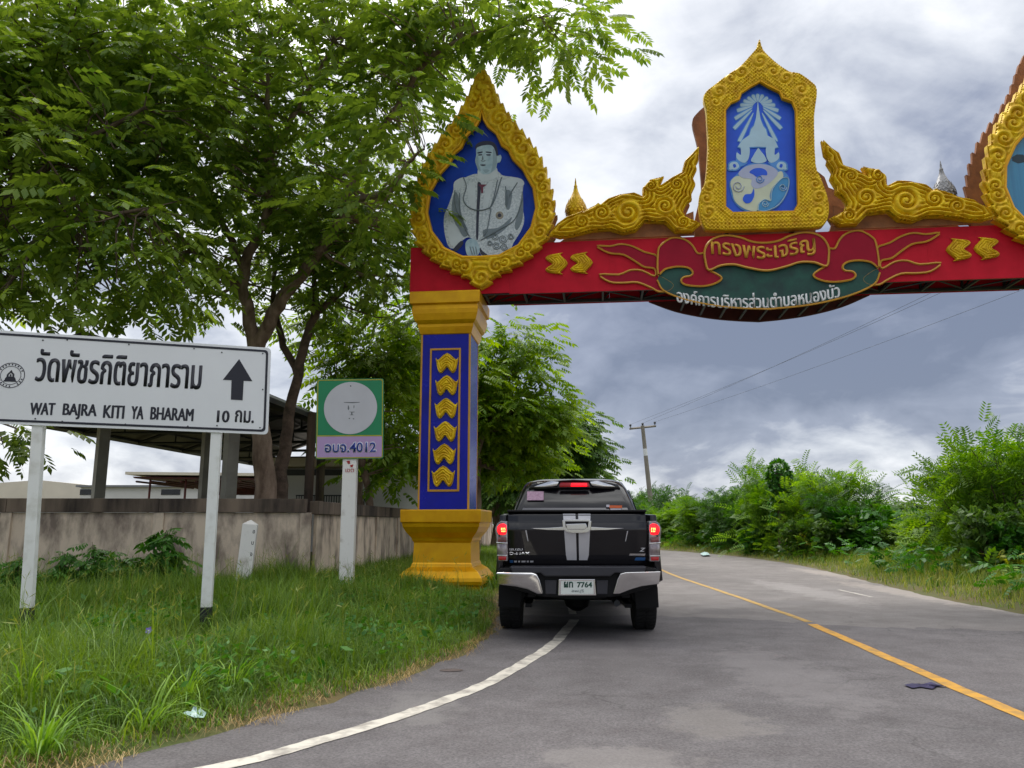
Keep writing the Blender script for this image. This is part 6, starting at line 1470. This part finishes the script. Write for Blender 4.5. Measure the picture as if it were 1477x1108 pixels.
M['bloom'] = pmat('yellow_bloom', (222, 196, 40), .6)
for k, (px, py, Y, lab) in enumerate([(1168, 772, 26.0, 'yellow-flowered weed in front of the thicket'), (1466, 800, 14.6, 'yellow-flowered weed at the right edge')]):
    p = at(px, py, Y); o = empty('flowering_weed', (p.x, Y, zr(p.x, Y)), 0, lab, 'weed'); hh = p.z - zr(p.x, Y); m = MB(); q = 120
    for j in range(7):
        a = j * .9; m.tube([(0, 0, 0), (.1 * math.cos(a), .1 * math.sin(a), hh * .6), (.4 * math.cos(a), .3 * math.sin(a), hh * (.9 + .03 * j))], [.01, .008, .004], 5, cap=False)
    m.build('stems', M['bark_dark'], o); P = np.stack([r.normal(size=q) * .3, r.normal(size=q) * .25, hh * (.55 + .5 * r.random(q))], 1)
    tag(obj('blooms', leafmesh('blooms', scatter(PIN2, P[:60], unit(60, r), .1 + .05 * r.random(60), r.normal(size=60))), M['leaf_yellow'], o), None, None, None, 'stuff')
    tag(obj('foliage', leafmesh('foliage', scatter(PIN2, P[60:] * np.array([1, 1, .8]), unit(60, r), .2 + .08 * r.random(60), r.normal(size=60))), M['leaf_shrub2'], o), None, None, None, 'stuff')
# pale tall grass clumps, each a thing
def clump_mesh(seed, n, H):
    r = np.random.default_rng(seed); a = r.uniform(0, 6.28, n); rad = .1 * np.sqrt(r.random(n)); P = np.stack([rad * np.cos(a), rad * np.sin(a), np.full(n, -.02)], 1)
    V, Q = blades(P, H * (.5 + .6 * r.random(n)), .012 + .010 * r.random(n), a + r.normal(size=n) * .5, .5 + 1.0 * r.random(n), 5); me = fastmesh('grass_blades', V, Q); me.materials.append(M['grass_light']); return me
cm = [clump_mesh(60 + k, (30, 52, 24, 40, 34, 60)[k], (.55, .66, .5, .7, .45, .58)[k]) for k in range(6)]
CL = [((125, 1000), 1.0, 'tall pale grass clump left of the lavender flowers'), ((35, 1010), .9, 'pale grass clump by the base of the left sign post'), ((210, 1030), .9, 'arching pale grass clump near the lower left road edge'), ((335, 985), .75, 'broad-bladed pale grass clump right of the right sign post'), ((385, 960), .6, 'small pale grass clump midway between the sign and the road'), ((60, 1065), .8, 'pale grass clump at the lower left corner'), ((455, 900), .6, 'pale grass tuft below the green route sign'), ((265, 1000), .7, 'pale grass tuft between the two sign posts'), ((150, 935), .8, 'pale grass tuft under the middle of the direction sign'), ((540, 905), .5, 'pale grass tuft in front of the gold pedestal'), ((20, 935), .9, 'pale grass tuft at the left edge under the sign')]
for k, ((px, py), s, lab) in enumerate(CL):
    p = gnd(px, py, .12); o = obj('grass_clump', cm[k % 6], M['grass_light'], None, (p.x, p.y, zl(p.x, p.y)), (0, 0, k * 1.1)); o.scale = (s, s, s); tag(o, lab, 'grass clump', 'pale grass clumps on the left verge')
# leafy weeds in front of the wall
def weed_meshes(seed, H, n, Lf):
    r = np.random.default_rng(seed); m = MB(); P = []; D = []
    for k in range(9):
        a = r.uniform(0, 6.28); w = H * .45 * r.random(); h = H * (.5 + .5 * r.random()); tip = np.array([w * math.cos(a), w * math.sin(a), h]); m.tube([(0, 0, -.05), (tip[0] * .4, tip[1] * .4, h * .55), tuple(tip)], [.012, .008, .004], 5, cap=False)
        q = n // 9; t = .25 + .75 * r.random(q); P.append(np.outer(t, tip) + r.normal(size=(q, 3)) * .05 * np.array([1, 1, .5])); D.append(unit(q, r) * np.array([1, 1, .3]) + np.array([0, 0, -.15]))
    P = np.concatenate(P); V = scatter(PIN2, P, np.concatenate(D), Lf * (.7 + .6 * r.random(len(P))), r.normal(size=len(P)) * .4); a = m.mesh('stems'); b = leafmesh('foliage', V); a.materials.append(M['bark_dark']); b.materials.append(M['leaf_weed']); return a, b
wv = [weed_meshes(80 + k, .85, 189, .21) for k in range(3)]
for k, (px, py, Y, s, lab) in enumerate([(95, 845, 13.6, .8, 'leafy weed bush by the wall behind the left sign post'), (135, 840, 13.9, 1.0, 'leafy weed bush against the wall under the sign'), (180, 842, 13.7, .9, 'low leafy weed between the two sign posts by the wall'), (225, 842, 13.8, 1.35, 'tallest leafy weed climbing against the concrete wall'), (20, 850, 13.2, .8, 'leafy weed by the wall at the left edge'), (255, 846, 13.5, .65, 'small weed just left of the right sign post')]):
    p = at(px, py, Y); o = empty('leafy_weed', (p.x, Y, zl(p.x, Y)), k, lab, 'weed', 'leafy weeds by the wall'); o.scale = (s, s, s)
    a, b = wv[k % 3]; link(bpy.data.objects.new('stems', a), o); q = link(bpy.data.objects.new('foliage', b), o); q['kind'] = 'stuff'
# broad-leaved weeds mixed into the grass
n = 15000; X = r.uniform(-11, 0, n); Y = 4 + 10.8 * r.random(n); pw = np.sin(X * 1.3 + 2 * np.sin(Y * .8)) * np.sin(Y * 1.6 + X * .5)
k = (edge_d(X, Y, L2) > .15) & in_view(X, Y) & (pw > .1) & (Y < 15)
for q_ in (S.pl([(294, 905)])[0][0], S.pl([(34, 905)])[0][0]): k &= np.hypot((X - (S.x + S.d[0] * q_ + .1)) * 1.4, (Y - (S.y + S.d[1] * q_ - .8)) * .55) > .7
X, Y = X[k], Y[k]; n = len(X); P = np.stack([X, Y, verge_z(X, Y, L2, VL) + .03 + .24 * r.random(n)], 1)
WF = np.array(leaflet((0, 0, 0), (1, 0, -.2), (0, 0, 1), 1.0, .5))
V = scatter(WF, P, np.stack([r.normal(size=n), r.normal(size=n), -.1 + .5 * r.normal(size=n)], 1), .05 + .07 * r.random(n) ** 2, r.normal(size=n) * .6)
tag(obj('verge_weeds', leafmesh('verge_weeds', V), M['leaf_weed']), 'patches of broad-leaved weeds among the verge grass', 'weeds', None, 'stuff')
# creeping vine leaves and two lavender flowers
n = 2600; X = r.normal(-3.6, 1.5, n); Y = r.normal(7.6, 1.1, n); k = (edge_d(X, Y, L2) > .35) & in_view(X, Y)
for q_ in (S.pl([(294, 905)])[0][0], S.pl([(34, 905)])[0][0]): k &= np.hypot((X - (S.x + S.d[0] * q_ + .1)) * 1.4, (Y - (S.y + S.d[1] * q_ - .8)) * .55) > .7
X, Y = X[k], Y[k]; n = len(X)
P = np.stack([X, Y, verge_z(X, Y, L2, VL) + .06 + .2 * r.random(n)], 1); V = scatter(LF, P, np.stack([r.normal(size=n), r.normal(size=n), -.3 + .2 * r.normal(size=n)], 1), .055 * (.6 + .8 * r.random(n)), r.normal(size=n) * .5)
tag(obj('creeper', leafmesh('creeper', V), M['leaf_vine']), 'round-leaved creeper running through the verge grass', 'creeper', None, 'stuff')
M['petal'] = pmat('lavender_petal', (128, 108, 200), .6); M['petal_c'] = pmat('flower_throat', (210, 200, 226), .6)
for k, ((px, py), lab) in enumerate([((215, 910), 'lavender flower nearer the right sign post'), ((165, 924), 'lavender flower nearer the left sign post')]):
    p = at(px, py, 7.6); f = empty('wild_flower', tuple(p), 0, lab, 'flower', None); f.rotation_euler = (R(60), 0, k)
    for j in range(5):
        a = 2 * math.pi * j / 5; c, s = math.cos(a), math.sin(a); me = fastmesh('petal', [(0, 0, 0), (.02 * c - .018 * s, .02 * s + .018 * c, .008), (.04 * c, .04 * s, .012), (.02 * c + .018 * s, .02 * s - .018 * c, .008)], [(0, 1, 2, 3)]); obj('petal', me, M['petal'], f)
    MB().lathe([(.002, -.03), (.006, 0), (.008, .006)], 8).build('throat', M['petal_c'], f)
    MB().tube([(0, 0, -.03), (0, -.05, -.12), (0, -.2, -.2)], .003, 5).build('stalk', M['leaf_weed'], f)
# small black bird in the tree beyond the pillar
bp_ = at(787, 567, 25.2); bird = empty('perched_bird', (bp_.x, bp_.y, bp_.z - .08), R(70), 'small black bird perched at the tip of the yellow-green tree', 'bird')
M['feather'] = pmat('black_feather', (22, 24, 30), .5)
m = MB(); m.tube([(-.2, 0, .0), (-.1, 0, .045), (-.02, 0, .09), (.04, 0, .14), (.07, 0, .18), (.1, 0, .195), (.125, 0, .19), (.15, 0, .185)], [.008, .022, .045, .05, .033, .032, .014, .003], 10); o = m.build('body', M['feather'], bird); autosmooth(o.data, 1.5)
MB().tube([(0, .02, .07), (.01, .02, 0)], .005, 5).build('leg', M['feather'], bird); MB().tube([(0, -.02, .07), (.01, -.02, 0)], .005, 5).build('leg', M['feather'], bird)
MB().tube([(.1, -.35, -.03), (0, 0, -.005), (-.1, .6, .0)], [.008, .012, .02], 6).build('twig', M['bark_dark'], bird)
